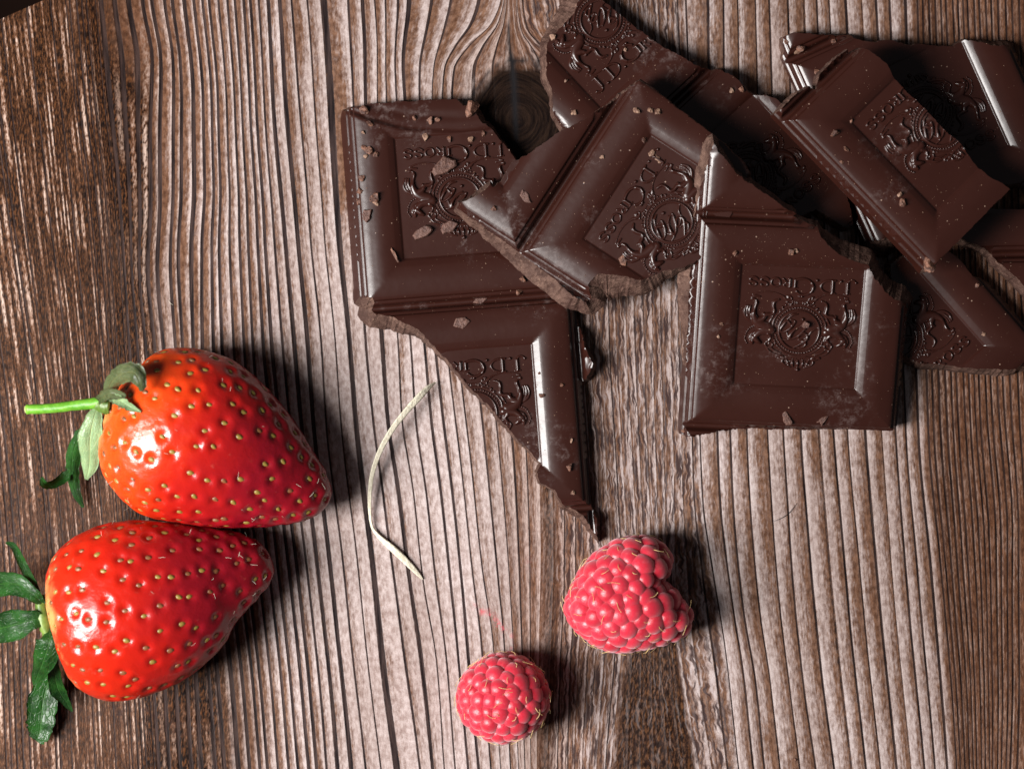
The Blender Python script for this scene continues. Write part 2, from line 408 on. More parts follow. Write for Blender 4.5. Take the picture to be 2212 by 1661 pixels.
    rep = lambda k: np.repeat(np.array([c[k] for c in cols])[None, :], nR, 0)
    tb = rep(1); grv = rep(2); rim = rep(3); rid = rep(4); lt = rep(5)
    sm = lambda a, b, x: np.clip((x-a)/(b-a), 0, 1)**2*(3-2*np.clip((x-a)/(b-a), 0, 1))
    wn = np.array([[noise.noise(Vector((u_*.02, y_*.003, 8.5))) for u_ in cu] for y_ in rows])
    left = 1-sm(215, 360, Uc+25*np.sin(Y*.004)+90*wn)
    right = sm(1965, 2020, Uc+20*wn)
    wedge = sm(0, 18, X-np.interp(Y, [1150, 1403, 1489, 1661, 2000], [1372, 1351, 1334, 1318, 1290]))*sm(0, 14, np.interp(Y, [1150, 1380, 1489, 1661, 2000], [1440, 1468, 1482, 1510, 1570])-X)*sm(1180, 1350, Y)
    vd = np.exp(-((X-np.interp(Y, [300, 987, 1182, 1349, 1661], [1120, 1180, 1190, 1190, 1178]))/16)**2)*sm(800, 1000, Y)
    ls = np.exp(-((Uc-285+40*wn)/42)**2)*.8+.35*np.exp(-((Uc-2020)/22)**2)
    lowl = sm(950, 1500, Y)*np.exp(-((Uc-360)/75)**2)*.75
    midd = np.exp(-((Uc-345)/60)**2)*sm(200, 560, Y)*.4
    tw = sm(500, 1250, Y)*left
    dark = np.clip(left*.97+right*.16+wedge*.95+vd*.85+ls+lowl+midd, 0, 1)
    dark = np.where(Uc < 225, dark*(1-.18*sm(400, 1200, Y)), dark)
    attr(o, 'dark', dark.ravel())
    attr(o, 'fleck', np.clip(left*(1-np.exp(-((Uc-268)/26)**2)) + right*.25 + lowl*.5 + .35*np.exp(-((Uc-330)/40)**2), 0, 1).ravel())
    wav = sm(1165, 1200, Uc)*(1-sm(1485, 1510, Uc))*(1-.75*wedge) + .35*sm(1050, 1070, Uc)*(1-sm(1150, 1180, Uc)) + .40*right + .25*sm(1500, 1520, Uc)*(1-right)*np.exp(-((Uc-1545)/30)**2)
    attr(o, 'warm', np.clip(right*.6+.42*(1-sm(230, 560, Uc))+.30*sm(1040, 1100, Uc)*(1-sm(1240, 1300, Uc)), 0, 1).ravel())
    attr(o, 'dash', rep(6).ravel())
    attr(o, 'wavy', np.clip(wav, 0, 1).ravel())
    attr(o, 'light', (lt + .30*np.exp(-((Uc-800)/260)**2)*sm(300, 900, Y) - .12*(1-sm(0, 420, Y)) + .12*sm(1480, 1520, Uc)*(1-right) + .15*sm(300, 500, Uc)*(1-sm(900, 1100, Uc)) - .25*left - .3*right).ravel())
    rk = np.sqrt(((X-1122)/118)**2 + ((Y-262)/128)**2) + .03*np.sin(X*.05)+.02*np.sin(Y*.07)
    kn = 1-sm(.84, 1.05, rk+.10*np.array([[noise.noise(Vector((x_*.02, y_*.02, 4))) for x_ in xr] for xr, y_ in zip(X, rows)]))
    attr(o, 'knot', kn.ravel()); attr(o, 'kr', (rk*14).ravel())
    ring = np.exp(-((rk-1.0)/.035)**2)
    attr(o, 'rim', np.clip(rim*(1-kn)*(1-.8*left*.8)*(1-.6*dark)+ .5*np.exp(-((rk-1.08)/.03)**2)*(Y < 500), 0, 1).ravel())
    attr(o, 'groove', np.clip(grv*(1-kn*.8)*(1-.5*wedge), 0, 1).ravel()); attr(o, 'band', tb.ravel()); attr(o, 'rid', rid.ravel())
    crk = np.exp(-((X-np.interp(Y, [35, 100, 133, 180, 330], [1098, 1100, 1106, 1110, 1116]))/np.interp(Y, [35, 100, 150, 200, 330], [2, 4, 7, 7, 5]))**2)*sm(30, 60, Y)*(1-sm(300, 340, Y))
    crk = np.clip(crk + .8*ring*(rk < 1.02) + np.exp(-((Y-130+4*np.sin(X*.1))/6)**2)*sm(1120, 1140, X)*(1-sm(1165, 1190, X)), 0, 1)
    attr(o, 'crack', crk.ravel())
    def blob(cx, cy, rx, ry, a=0):
        c, s_ = math.cos(a), math.sin(a); dx, dy = X-cx, Y-cy
        return np.exp(-(((dx*c+dy*s_)/rx)**2+((-dx*s_+dy*c)/ry)**2))
    ju = np.clip(blob(1080, 1352, 34, 6, .85)+blob(1045, 1322, 26, 3, .55)+blob(1104, 1395, 4, 26, 0)*.5+blob(1140, 1215, 8, 14)*.1, 0, 1)
    attr(o, 'juice', ju.ravel())
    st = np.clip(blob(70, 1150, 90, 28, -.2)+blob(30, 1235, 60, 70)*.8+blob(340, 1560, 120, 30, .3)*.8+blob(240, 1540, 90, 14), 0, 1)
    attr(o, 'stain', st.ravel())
    # board body beneath, cut the same way, and the dark floor below
    c = [P(*q) for q in ((0-1150, 42+500), (0, 42), (115, -8), (115+1100, -8-478), (3400, -900), (3400, 2600), (-1150, 2600))]
    n = len(c); v = [(p.x, p.y, -.25) for p in c]+[(p.x, p.y, -9) for p in c]
    fs = [tuple(range(n))[::-1], tuple(range(n, 2*n))]+[(i, (i+1) % n, n+(i+1) % n, n+i) for i in range(n)]
    b = mesh('table_board', v, fs, M_SIDE, smooth=False); tag(b, kind='structure')
    fl_ = mesh('floor', [(-900, -900, -300), (900, -900, -300), (900, 900, -300), (-900, 900, -300)], [(0, 1, 2, 3)], M_DARK, smooth=False)
    tag(fl_, kind='structure')
build_wood()

# ------------------------------------------------------------------ chocolate: mould profile
S = 46.0; T = 6.0; RM = 9.9; RW = 26.2
PROF = [(0, 2.4), (.5, 2.6), (.8, 3.70), (.98, 4.16), (1.06, 4.23), (1.5, 4.42), (1.62, 4.44), (1.82, 5.16), (1.9, 5.26), (2.38, 5.46), (2.5, 5.50), (3.2, 5.66), (3.9, 5.77), (4.7, 5.88), (5.6, 5.95), (6.4, 5.94), (7.3, 5.86),
        (8.0, 5.76), (8.5, 5.67), (8.6, 5.64), (9.75, 5.18), (9.85, 5.12), (10.12, 4.82), (10.2, 4.78), (10.3, 4.77), (10.4, 4.77)]
PX = np.array([p[0] for p in PROF]); PY = np.array([p[1] for p in PROF])
DL = sorted(set(list(PX)+[.25, .65, 1.28, 1.72, 2.1, 2.85, 3.55, 4.3, 5.1, 6.0, 6.9, 7.7, 9.2, 12, 14, 16, 18, 20, 21.5]))
FLOOR = PY[-1]

def cell_h(x, y):
    fx = np.mod(x, S); fy = np.mod(y, S)
    d = np.minimum(np.minimum(fx, S-fx), np.minimum(fy, S-fy))
    return np.interp(d, PX, PY)

# ------------------------------------------------------------------ crest and lettering, a relief in zoomed picture points (upside down as in the front piece)
def relief():
    K = .0182; NR = 262; res = .1                      # .1 mm grid
    H1 = np.zeros((NR, NR)); H2 = np.zeros((NR, NR))
    gx, gy = np.meshgrid((np.arange(NR)+.5)*res, (np.arange(NR)+.5)*res)
    def tolocal(p):
        zx, zy = p; return ((1440-zx-(zy-100)*.03)*K, (zy-100)*K-.2)
    def cap(H, a, b, ra, rb, hs=1.0):
        x0, x1 = min(a[0]-ra, b[0]-rb), max(a[0]+ra, b[0]+rb); y0, y1 = min(a[1]-ra, b[1]-rb), max(a[1]+ra, b[1]+rb)
        i0, i1 = max(0, int(x0/res)-1), min(NR, int(x1/res)+2); j0, j1 = max(0, int(y0/res)-1), min(NR, int(y1/res)+2)
        if i0 >= i1 or j0 >= j1: return
        X = gx[j0:j1, i0:i1]; Y = gy[j0:j1, i0:i1]
        dx, dy = b[0]-a[0], b[1]-a[1]; L = dx*dx+dy*dy
        t = np.clip(((X-a[0])*dx+(Y-a[1])*dy)/L, 0, 1) if L > 1e-9 else np.zeros_like(X)
        r = ra+(rb-ra)*t; d = np.hypot(X-a[0]-t*dx, Y-a[1]-t*dy)
        h = np.minimum(r*1.5, .80)*np.sqrt(np.clip(1-(d/r)**2, 0, 1))*hs
        H[j0:j1, i0:i1] = np.maximum(H[j0:j1, i0:i1], h)
    def st(H, pts, r, hs=1.0, loc=None, curve=True):
        if len(pts) > 2 and curve:
            q = []; n = len(pts)
            for i in range(n-1):
                p0, p1, p2, p3 = pts[max(0, i-1)], pts[i], pts[i+1], pts[min(n-1, i+2)]
                for k in range(5):
                    t = k/5; q.append(tuple(.5*((2*p1[c])+(-p0[c]+p2[c])*t+(2*p0[c]-5*p1[c]+4*p2[c]-p3[c])*t*t+(-p0[c]+3*p1[c]-3*p2[c]+p3[c])*t**3) for c in range(len(p1))))
            q.append(pts[-1]); pts = q
        f = loc or tolocal
        for a, b in zip(pts[:-1], pts[1:]):
            ra = ((a[2] if len(a) > 2 else r)*1.08+1)*K; rb = ((b[2] if len(b) > 2 else r)*1.08+1)*K
            cap(H, f(a[:2]), f(b[:2]), ra, rb, hs)
    def dot(H, x, y, r, hs=1.0, loc=None):
        p = (loc or tolocal)((x, y)); cap(H, p, p, r*K, r*K, hs)
    # lettering J.D.GROSS, upright frame
    def tl(p): return ((p[0]-8)*K, (p[1]+155)*K)
    s = lambda pts, r, curve=True: st(H2, pts, r, 1.0, tl, curve)
    s([(205, 150), (205, 25)], 17); s([(205, 25), (185, -8), (145, -12), (112, 12)], 12); dot(H2, 112, 16, 17, 1, tl); s([(170, 152), (240, 152)], 8)
    dot(H2, 285, 4, 19, 1, tl)
    s([(378, 148), (378, 5)], 17); s([(345, 152), (420, 150), (485, 125), (515, 75), (485, 25), (420, 0), (345, 0)], 12)
    dot(H2, 560, 4, 19, 1, tl)
    s([(790, 140), (750, 176), (690, 180), (632, 150), (604, 90), (625, 32), (680, -2), (750, -6), (812, 12)], 14); s([(812, 12), (812, 95)], 17); s([(778, 102), (842, 102)], 8); dot(H2, 790, 146, 16, 1, tl)
    s([(618, 140), (600, 90), (618, 40)], 18)
    s([(872, 92), (872, 4)], 15); s([(850, 97), (915, 97), (942, 75), (920, 52), (872, 48)], 9); s([(905, 48), (950, 0)], 12, False); s([(850, 0), (892, 0)], 7)
    s([(1035, 97), (990, 75), (985, 47), (1000, 10), (1035, -2), (1075, 15), (1088, 47), (1075, 82), (1035, 97)], 12)
    for k in (0, 128):
        s([(1205+k, 78), (1185+k, 96), (1150+k, 96), (1128+k, 76), (1145+k, 55), (1185+k, 42), (1207+k, 20), (1180+k, -2), (1145+k, -2), (1118+k, 16)], 12)
    # crest
    c = lambda pts, r, hs=1.0: st(H1, pts, r, hs)
    d = lambda x, y, r, hs=1.0: dot(H1, x, y, r, hs)
    CX, CY = 700, 872
    ring = lambda R, n=48: [(CX+R*math.cos(k/n*2*math.pi), CY+R*.98*math.sin(k/n*2*math.pi)) for k in range(n+1)]
    c(ring(236), 13); c(ring(312), 9, .8)
    for k in range(54):
        a = k/54*2*math.pi
        if not (abs(math.sin(a)) < .22): d(CX+276*math.cos(a), CY+270*math.sin(a), 12.5)
    # monogram
    c([(640, 790, 12), (600, 800, 16), (560, 760, 14), (520, 800, 18), (480, 880, 12), (520, 895, 12), (590, 850, 18), (640, 790, 14), (650, 760, 10), (600, 745, 8)], 12)
    c([(560, 740, 8), (620, 690, 14), (680, 680, 8)], 10)
    c([(740, 800, 8), (660, 850, 14), (600, 930, 20), (610, 975, 14), (680, 940, 14), (760, 860, 14), (790, 820, 8)], 12)
    c([(660, 870, 10), (700, 830, 12), (780, 815, 8)], 10)
    c([(800, 920, 10), (760, 900, 14), (700, 930, 16), (700, 965, 12), (760, 950, 12), (800, 930, 14), (790, 975, 18), (720, 1030, 14), (620, 1095, 7)], 12)
    c([(700, 985, 8), (770, 1000, 14), (780, 1040, 14), (730, 1070, 10), (670, 1060, 7)], 10)
    c([(810, 930, 8), (850, 870, 12), (920, 835, 7)], 10); c([(560, 900, 8), (580, 960, 14), (590, 985, 10)], 10)
    d(738, 735, 20); d(575, 955, 14); c([(520, 985, 7), (570, 985, 12), (620, 960, 8)], 9)
    for sgn in (1, -1):
        f = (lambda x, y, *r: (x, y, *r)) if sgn == 1 else (lambda x, y, *r: (2*CX-x, y, *r))
        cc = lambda pts, r=10, hs=1.0: c([f(*p) if len(p) == 2 else (f(*p[:2])[0], p[1], p[2]) for p in pts], r, hs)
        dd = lambda x, y, r, hs=1.0: d(f(x, y)[0], y, r, hs)
        cc([(380, 880, 46), (310, 890, 46), (250, 905, 40), (200, 945, 32)])                     # neck
        cc([(180, 975, 38), (220, 1010, 28), (255, 1035, 17)]); cc([(160, 1010, 26), (160, 1045, 15)])  # head
        cc([(150, 1052, 7), (128, 990, 12), (158, 925, 13), (215, 895, 10)])
        for q in [(75, 992), (80, 962), (88, 932), (100, 905), (116, 880), (136, 860), (160, 846), (186, 842), (210, 856), (228, 880), (88, 1020), (100, 1045)]: dd(*q, 12.5)
        cc([(340, 850, 55), (265, 825, 56), (205, 785, 48), (180, 740, 38)])                    # body
        cc([(180, 745, 40), (165, 690, 28), (178, 620, 17), (195, 560, 19), (180, 525, 12), (140, 515, 12)])
        cc([(205, 780, 40), (275, 745, 30), (310, 700, 22), (370, 690, 19), (402, 660, 19), (390, 590, 17), (402, 540, 17), (455, 515, 12)])
        cc([(340, 920, 26), (375, 960, 17), (350, 1010, 14), (330, 1015, 12)])
        dd(285, 690, 20); dd(320, 705, 14)
        for pts in ([(140, 790), (80, 745), (58, 670), (80, 600)], [(142, 770), (100, 715), (90, 650), (102, 598)], [(146, 745), (122, 690), (118, 640), (128, 602)], [(150, 785), (110, 760), (70, 720), (62, 690)]):
            cc([(x, y, 9+3*(i in (1, 2))) for i, (x, y) in enumerate(pts)])
        cc([(150, 468, 9), (230, 440, 8), (340, 430, 8), (440, 448, 9), (505, 480, 12), (560, 500, 8), (640, 525, 7), (700, 528, 7)], 8, .8)
        cc([(135, 500, 8), (180, 485, 11), (235, 488, 9)])
        cc([(500, 470, 9), (520, 500, 12), (560, 520, 12), (600, 500, 10), (580, 470, 9), (545, 470, 8)])
        for q in [(545, 540, 14), (572, 560, 14), (598, 562, 16), (612, 540, 12), (640, 548, 13), (560, 485, 15), (668, 545, 9), (500, 605, 16), (470, 640, 14), (535, 575, 12)]: dd(*q)
        dd(686, 465, 20)
        cc([(440, 700, 9), (400, 770, 11), (395, 855, 12)]); cc([(400, 700, 8), (372, 745, 12), (345, 800, 8)])
        dd(340, 802, 16); dd(368, 830, 14)
        cc([(335, 1015, 8), (312, 1045, 12), (340, 1085, 12), (385, 1075, 12), (400, 1045, 10), (370, 1025, 8), (352, 1045, 8)])
        cc([(330, 1090, 8), (370, 1135, 12), (440, 1165, 9), (520, 1180, 9)]); cc([(380, 1085, 8), (430, 1125, 12), (500, 1150, 8)])
        for q in [(425, 1000, 12), (430, 1035, 14), (455, 1065, 12), (395, 985, 13), (350, 985, 14)]: dd(*q)
        cc([(445, 1195, 12), (475, 1180, 12), (520, 1185, 13), (540, 1205, 10), (500, 1215, 12), (470, 1210, 8)])
        cc([(600, 1195, 7), (540, 1215, 9), (520, 1250, 13), (560, 1290, 12), (620, 1310, 9)])
        cc([(570, 1225, 7), (590, 1260, 14), (600, 1295, 8)]); cc([(640, 1225, 7), (640, 1265, 15), (650, 1305, 8)])
        for q in [(620, 1205), (648, 1207), (676, 1208), (560, 1240), (568, 1268), (615, 1240), (617, 1270)]: dd(*q, 10.5)
    c([(560, 1190, 10), (700, 1190, 12), (840, 1190, 10)], 10, .8)
    c([(700, 1225, 7), (700, 1265, 16), (700, 1310, 8)], 10); d(700, 1338, 24)
    for H in (H1, H2):
        for _ in range(1):
            Hp = np.pad(H, 1, mode='edge')
            H[:] = (Hp[1:-1, 1:-1]*4+Hp[:-2, 1:-1]+Hp[2:, 1:-1]+Hp[1:-1, :-2]+Hp[1:-1, 2:])/8
    return H1, H2, res
REL = relief()

def relief_mesh(name, H, res, ox, oy, inside, parent):
    """the raised part of H, on the recess floor at (ox, oy) of the piece, only where inside(x, y)"""
    n = H.shape[0]
    gx, gy = np.meshgrid((np.arange(n)+.5)*res+ox, (np.arange(n)+.5)*res+oy)
    ok = inside(gx, gy)
    up = (H > .025) & ok
    face = up[:-1, :-1] | up[1:, :-1] | up[:-1, 1:] | up[1:, 1:]
    face &= ok[:-1, :-1] & ok[1:, :-1] & ok[:-1, 1:] & ok[1:, 1:]
    if face.sum() < 40: return None
    idx = np.full((n, n), -1); used = np.zeros((n, n), bool)
    used[:-1, :-1] |= face; used[1:, :-1] |= face; used[:-1, 1:] |= face; used[1:, 1:] |= face
    idx[used] = np.arange(used.sum())
    z = np.where(H > .025, H, -.12)+FLOOR
    v = np.stack([gx[used], gy[used], z[used]], -1)
    j, i = np.nonzero(face)
    f = np.stack([idx[j, i], idx[j, i+1], idx[j+1, i+1], idx[j+1, i]], -1)
    return mesh(name, v, f.tolist(), M_CH, parent)

def in_poly(poly):
    xs = np.array([p[0] for p in poly]); ys = np.array([p[1] for p in poly]); n = len(poly)
    def f(X, Y):
        r = np.zeros(X.shape, bool); j = n-1
        for i in range(n):
            c = ((ys[i] > Y) != (ys[j] > Y))
            with np.errstate(divide='ignore', invalid='ignore'):
                xi = (xs[j]-xs[i])*(Y-ys[i])/(ys[j]-ys[i])+xs[i]
            r ^= c & (X < xi); j = i
        return r
    return f

PIECES = {}
def piece(label, rot, tilt, anchor_img, anchor_loc, za, outline, cells, group='broken pieces of the dark chocolate bar', mod=None, seed=1, rough=.36, name='chocolate_piece', T0=0.0):
    """outline: [(px, py, off)] clockwise or not, off = how far (picture points) the wall of the edge that starts here
    leans out at its foot; off = -1 marks a clean moulded edge"""
    R = (Euler(tilt, 'XYZ').to_matrix() @ Matrix.Rotation(math.radians(rot), 3, 'Z'))
    loc = P(anchor_img[0], anchor_img[1], za) - R @ Vector((anchor_loc[0], anchor_loc[1], T))
    Ri = R.inverted(); eye = Vector((0, 0, CAMH))
    def tolocal(px, py, h=T-.3):
        g = P(px, py, 0); o = Ri @ (eye-loc); d = Ri @ (g-eye)
        t = (h-o.z)/d.z; q = o+d*t; return q.x, q.y
    rnd = random.Random(seed)
    pts = [tolocal(a, b, T-.3 if c >= 0 else 2.6) for a, b, c in outline]; offs = [c for _, _, c in outline]
    for i in range(len(pts)):                      # a moulded edge runs exactly along the mould's edge
        if offs[i] < 0:
            j = (i+1) % len(pts)
            for ax_ in (0, 1):
                ga, gb = round(pts[i][ax_]/S)*S, round(pts[j][ax_]/S)*S
                if ga == gb and abs(pts[i][ax_]-ga) < 2.6 and abs(pts[j][ax_]-ga) < 2.6:
                    sg_ = 1e-3 if sum(p_[ax_] for p_ in pts)/len(pts) > ga else -1e-3
                    for k_ in (i, j):
                        q_ = list(pts[k_]); q_[ax_] = ga+sg_; pts[k_] = tuple(q_)
    area2 = sum(pts[i][0]*pts[(i+1) % len(pts)][1]-pts[(i+1) % len(pts)][0]*pts[i][1] for i in range(len(pts)))
    if area2 < 0:
        n = len(pts); pts = pts[::-1]; offs = [offs[(n-2-i) % n] for i in range(n)]
    # refine the rim
    rim, ro, rb = [], [], []
    n = len(pts)
    for i in range(n):
        a, b = pts[i], pts[(i+1) % n]; L = math.hypot(b[0]-a[0], b[1]-a[1]); k = max(1, int(L/.42)); o0 = offs[i]; o1 = offs[(i+1) % n]
        nx, ny = (b[1]-a[1])/L, -(b[0]-a[0])/L
        for q in range(k):
            t = q/k; x, y = a[0]+(b[0]-a[0])*t, a[1]+(b[1]-a[1])*t
            if o0 >= 0:
                w = min(1, t*k/2+.4, (1-t)*k/2+.4)
                a1 = noise.noise(Vector((x*.28, y*.28, seed*7.1)))*.55+noise.noise(Vector((x*1.0, y*1.0, seed*3.7)))*.32+noise.noise(Vector((x*2.9, y*2.9, seed)))*.42
                x += nx*a1*rough*1.6*w; y += ny*a1*rough*1.6*w
                ob = o0 + ((o1 if o1 >= 0 else o0)-o0)*t
                ro.append(ob/10*.92+.08); rb.append(1)
            else: ro.append(.35-o0/10*.6); rb.append(0)
            rim.append((x, y))
    n = len(rim)
    ins = in_poly(rim)
    # grid of mould lines
    xs0, xs1 = min(p[0] for p in rim), max(p[0] for p in rim); ys0, ys1 = min(p[1] for p in rim), max(p[1] for p in rim)
    def lines(a, b):
        out = set()
        for c in range(math.floor(a/S), math.floor(b/S)+1):
            for d_ in DL: out.add(round(c*S+d_, 4)); out.add(round((c+1)*S-d_, 4))
            out.add(c*S+S/2)
        return np.array(sorted(q for q in out if a < q < b))
    LX, LY = lines(xs0, xs1), lines(ys0, ys1)
    GX, GY = np.meshgrid(LX, LY)
    m = ins(GX, GY)
    gx, gy = GX[m], GY[m]
    ra = np.array(rim)
    dmin = np.full(len(gx), 1e9)
    for k in range(0, n, 50):
        dd = (gx[:, None]-ra[None, k:k+50, 0])**2+(gy[:, None]-ra[None, k:k+50, 1])**2
        dmin = np.minimum(dmin, dd.min(1))
    keep = dmin > .19**2
    gx, gy = gx[keep], gy[keep]
    V2 = [Vector(p) for p in rim]+[Vector(p) for p in zip(gx.tolist(), gy.tolist())]
    vo, eo, fo, ov, oe, of = delaunay_2d_cdt(V2, [(q, (q+1) % n) for q in range(n)], [], 0, 1e-6, True)
    X = np.array([v.x for v in vo]); Y = np.array([v.y for v in vo])
    fa = np.array(fo); cin = ins(X[fa].mean(1), Y[fa].mean(1)); fo = fa[cin].tolist()
    hf = lambda x, y: (mod(x, y, cell_h(x, y)) if mod else cell_h(x, y))
    Z = hf(X, Y)
    # crumbling of the broken rim: lower the rim a touch, irregularly
    newidx = {}
    for i, o_ in enumerate(ov):
        for q in o_:
            if q < n: newidx[q] = i
    rimv = [newidx[q] for q in range(n)]
    root = empty(name, loc, R.to_euler())
    tag(root, label, 'chocolate', group)
    slab = mesh('slab', np.stack([X, Y, Z], -1), fo, M_CH, root)
    # walls
    def wall(sel, nm, mat, rings):
        vs_, fs_ = [], []
        segs = []; q = 0
        flags = [rb[i] == sel for i in range(n)]
        if not any(flags): return
        nr = len(rings)
        # smoothed outward normals
        nrm = []
        for i in range(n):
            a, b = rim[(i-4) % n], rim[(i+4) % n]; L = math.hypot(b[0]-a[0], b[1]-a[1]) or 1
            nrm.append(((b[1]-a[1])/L, -(b[0]-a[0])/L))
        so = [sum(ro[(i+k) % n] for k in range(-4, 5))/9 for i in range(n)]
        ring_id = {}
        def vid(i, k):
            i %= n
            if (i, k) in ring_id: return ring_id[(i, k)]
            z0 = Z[rimv[i]]; f, g_ = rings[k]
            z = z0*(1-f); o_ = so[i]*g_
            x, y = rim[i]
            if k and sel:
                nz = noise.noise(Vector((x*.55, y*.55, z*.55+seed)))*.75+noise.noise(Vector((x*1.7, y*1.7, z*1.7+seed)))*.4+noise.noise(Vector((x*4.1, y*4.1, z*4.1+seed)))*.5
                o_ += nz*min(.20, .07+so[i]*.06)*math.sin(min(1, f+.12)*math.pi*.8)
                z += noise.noise(Vector((x*1.3, y*1.3, k*1.7)))*.22*(1-f)
            r = len(vs_); vs_.append((x+nrm[i][0]*o_, y+nrm[i][1]*o_, max(z, 0))); ring_id[(i, k)] = r; return r
        runs = []; start = next((i for i in range(n) if flags[i] and not flags[i-1]), 0); cur = []
        for i in [(start+q) % n for q in range(n)]:
            if flags[i]: cur.append(i)
            elif cur: runs.append(cur); cur = []
        if cur: runs.append(cur)
        for run in runs:
            vs_.clear(); fs_ = []; ring_id.clear()
            for i in run:
                for k in range(nr-1):
                    fs_.append((vid(i, k+1), vid(i+1, k+1), vid(i+1, k), vid(i, k)))
            mesh(nm, vs_, fs_, mat, root, smooth=(sel == 0))
    wall(1, 'broken_edge', M_FR, [(0, 0), (.05, .05), (.13, .15), (.24, .29), (.38, .45), (.54, .62), (.70, .78), (.86, .91), (1, 1)])
    wall(0, 'moulded_edge', M_CH, [(0, 0), (.12, .1), (.5, .45), (1, 1)])
    mesh('underside', [(x, y, .02) for x, y in rim], [tuple(range(n))[::-1]], M_CH, root, smooth=False)
    shr = .12
    insf = in_poly(rim[::3])
    for (cx, cy) in cells:
        a = relief_mesh('crest', REL[0], REL[2], cx*S+RM, cy*S+RM, insf, root)
        b = relief_mesh('lettering', REL[1], REL[2], cx*S+RM, cy*S+RM, insf, root)
    rb_ = np.roll(ra, -1, 0)
    def surf(px, py, lift=0.0):
        """the point of the piece's top seen at a picture point"""
        h = T; x, y = tolocal(px, py, h)
        if not (xs0-2 < x < xs1+2 and ys0-2 < y < ys1+2): return Vector((0, 0, -9)), False, None
        for _ in range(3):
            x, y = tolocal(px, py, h); h = float(hf(np.array([x]), np.array([y]))[0])
        if not (xs0 < x < xs1 and ys0 < y < ys1): return Vector((0, 0, -9)), False, None
        c = ((ra[:, 1] > y) != (rb_[:, 1] > y)); xi = (rb_[c, 0]-ra[c, 0])*(y-ra[c, 1])/(rb_[c, 1]-ra[c, 1])+ra[c, 0]
        ok = bool((x < xi).sum() % 2)
        return (R @ Vector((x, y, h+lift)) + loc), ok, (R @ Vector((0, 0, 1)))
    PIECES[seed] = dict(surf=surf, outline=outline, R=R, loc=loc, rim=rim, hf=hf, ins=ins)
    return root

# ---- the pieces, lowest first
def modA(x, y, h):
    c = np.interp(x, [6, 10, 22, 33, 41, 46], [8.9, 9.4, 9.7, 8.4, 5.6, 3.0])
    lo = h-1.0*(1/(1+np.exp((y-c)/.16)))-.25*np.exp(-((y-c+3.2)/.9)**2)
    return np.where(y < c+2, np.minimum(h, np.maximum(lo, 2.3)), h)
piece('large flat chocolate piece at the left, its long point reaching down to the raspberry', 184.5, (0, 0, 0), (870, 562), (36.1, 36.1), 6.1,
      [(752, 236, 4), (800, 222, 3), (900, 216, 2), (985, 212, 8), (1000, 228, 14), (1022, 236, 16), (1040, 262, 8), (1062, 278, 6), (1090, 312, 5), (1114, 346, 6), (1180, 420, 6), (1232, 520, -1),
       (1240, 660, -1), (1246, 690, 6), (1262, 738, 10), (1272, 770, 11), (1281, 785, 11), (1268, 812, 6), (1257, 830, -1),
       (1286, 1096, 8), (1290, 1130, 8), (1293, 1166, 8), (1280, 1146, 14), (1262, 1118, 14), (1232, 1096, 10), (1214, 1088, 5), (1198, 1058, 5), (1166, 1042, 4), (1160, 1020, 5), (1170, 1002, 5),
       (1130, 962, 8), (1078, 905, 6), (1040, 862, 7), (1004, 826, 8), (965, 776, 10), (930, 742, 16), (905, 712, 24), (880, 700, 30), (845, 684, 32), (812, 680, 36), (800, 668, 40), (808, 654, 30), (803, 642, 26), (786, 640, -18)],
      [(0, 0), (0, 1)], mod=modA, seed=1)
piece('chocolate piece at the top edge with lettering running uphill, half under the middle piece', 43, (0, 0, 0), (1297, 234), (9.9, 9.9), 5.0+1.1,
      [(1262, -30, 6), (1300, -2, 4), (1345, 36, 4), (1392, 72, 5), (1432, 100, 5), (1470, 122, 6), (1498, 140, 4), (1548, 147, 6), (1585, 166, 9), (1604, 186, 14), (1618, 200, 10), (1640, 206, 5), (1655, 205, 4), (1676, 214, 3), (1702, 240, 3),
       (1762, 312, 4), (1822, 398, 4), (1846, 484, 5), (1826, 492, 8), (1790, 470, 7), (1762, 452, 6), (1700, 480, 6), (1600, 470, 5), (1480, 420, 5), (1360, 340, 5), (1270, 290, 5), (1214, 276, 4),
       (1196, 244, 8), (1190, 190, 12), (1182, 170, 14), (1178, 120, 16), (1182, 92, 30), (1210, 60, 40), (1240, 28, 44)],
      [(0, 0), (0, -1)], seed=2)
piece('chocolate piece at the right with one long bright ridge, half under the crossing piece', 24, (0, math.radians(-1.2), 0), (2183, 314), (36.1, 9.9), 6.4,
      [(1692, 80, 6), (1716, 70, 7), (1770, 76, 6), (1838, 72, 6), (1850, 84, 5), (1890, 92, 8), (1925, 88, 8), (1960, 96, 6), (2020, 98, 5), (2060, 100, 8), (2084, 86, 14), (2110, 92, 20), (2150, 98, 20), (2190, 100, -1),
       (2275, 268, -1), (2330, 390, 4), (2240, 396, 4), (2140, 400, 5), (2040, 420, 5), (1930, 420, 5), (1850, 400, 5), (1800, 330, -1), (1740, 196, -1), (1704, 118, 6)],
      [(0, 0), (0, 1)], seed=3)
piece('chocolate fragment under the crossing piece with a crumbly brown broken end', 24, (0, 0, 0), (1878, 520), (0.4, 4), 6.2,
      [(1838, 426, -1), (1876, 522, 10), (1890, 520, 40), (1908, 516, 44), (1926, 508, 40), (1960, 500, 20), (1972, 470, 5), (1960, 420, 4), (1900, 400, 4), (1850, 402, 4)],
      [], seed=4)
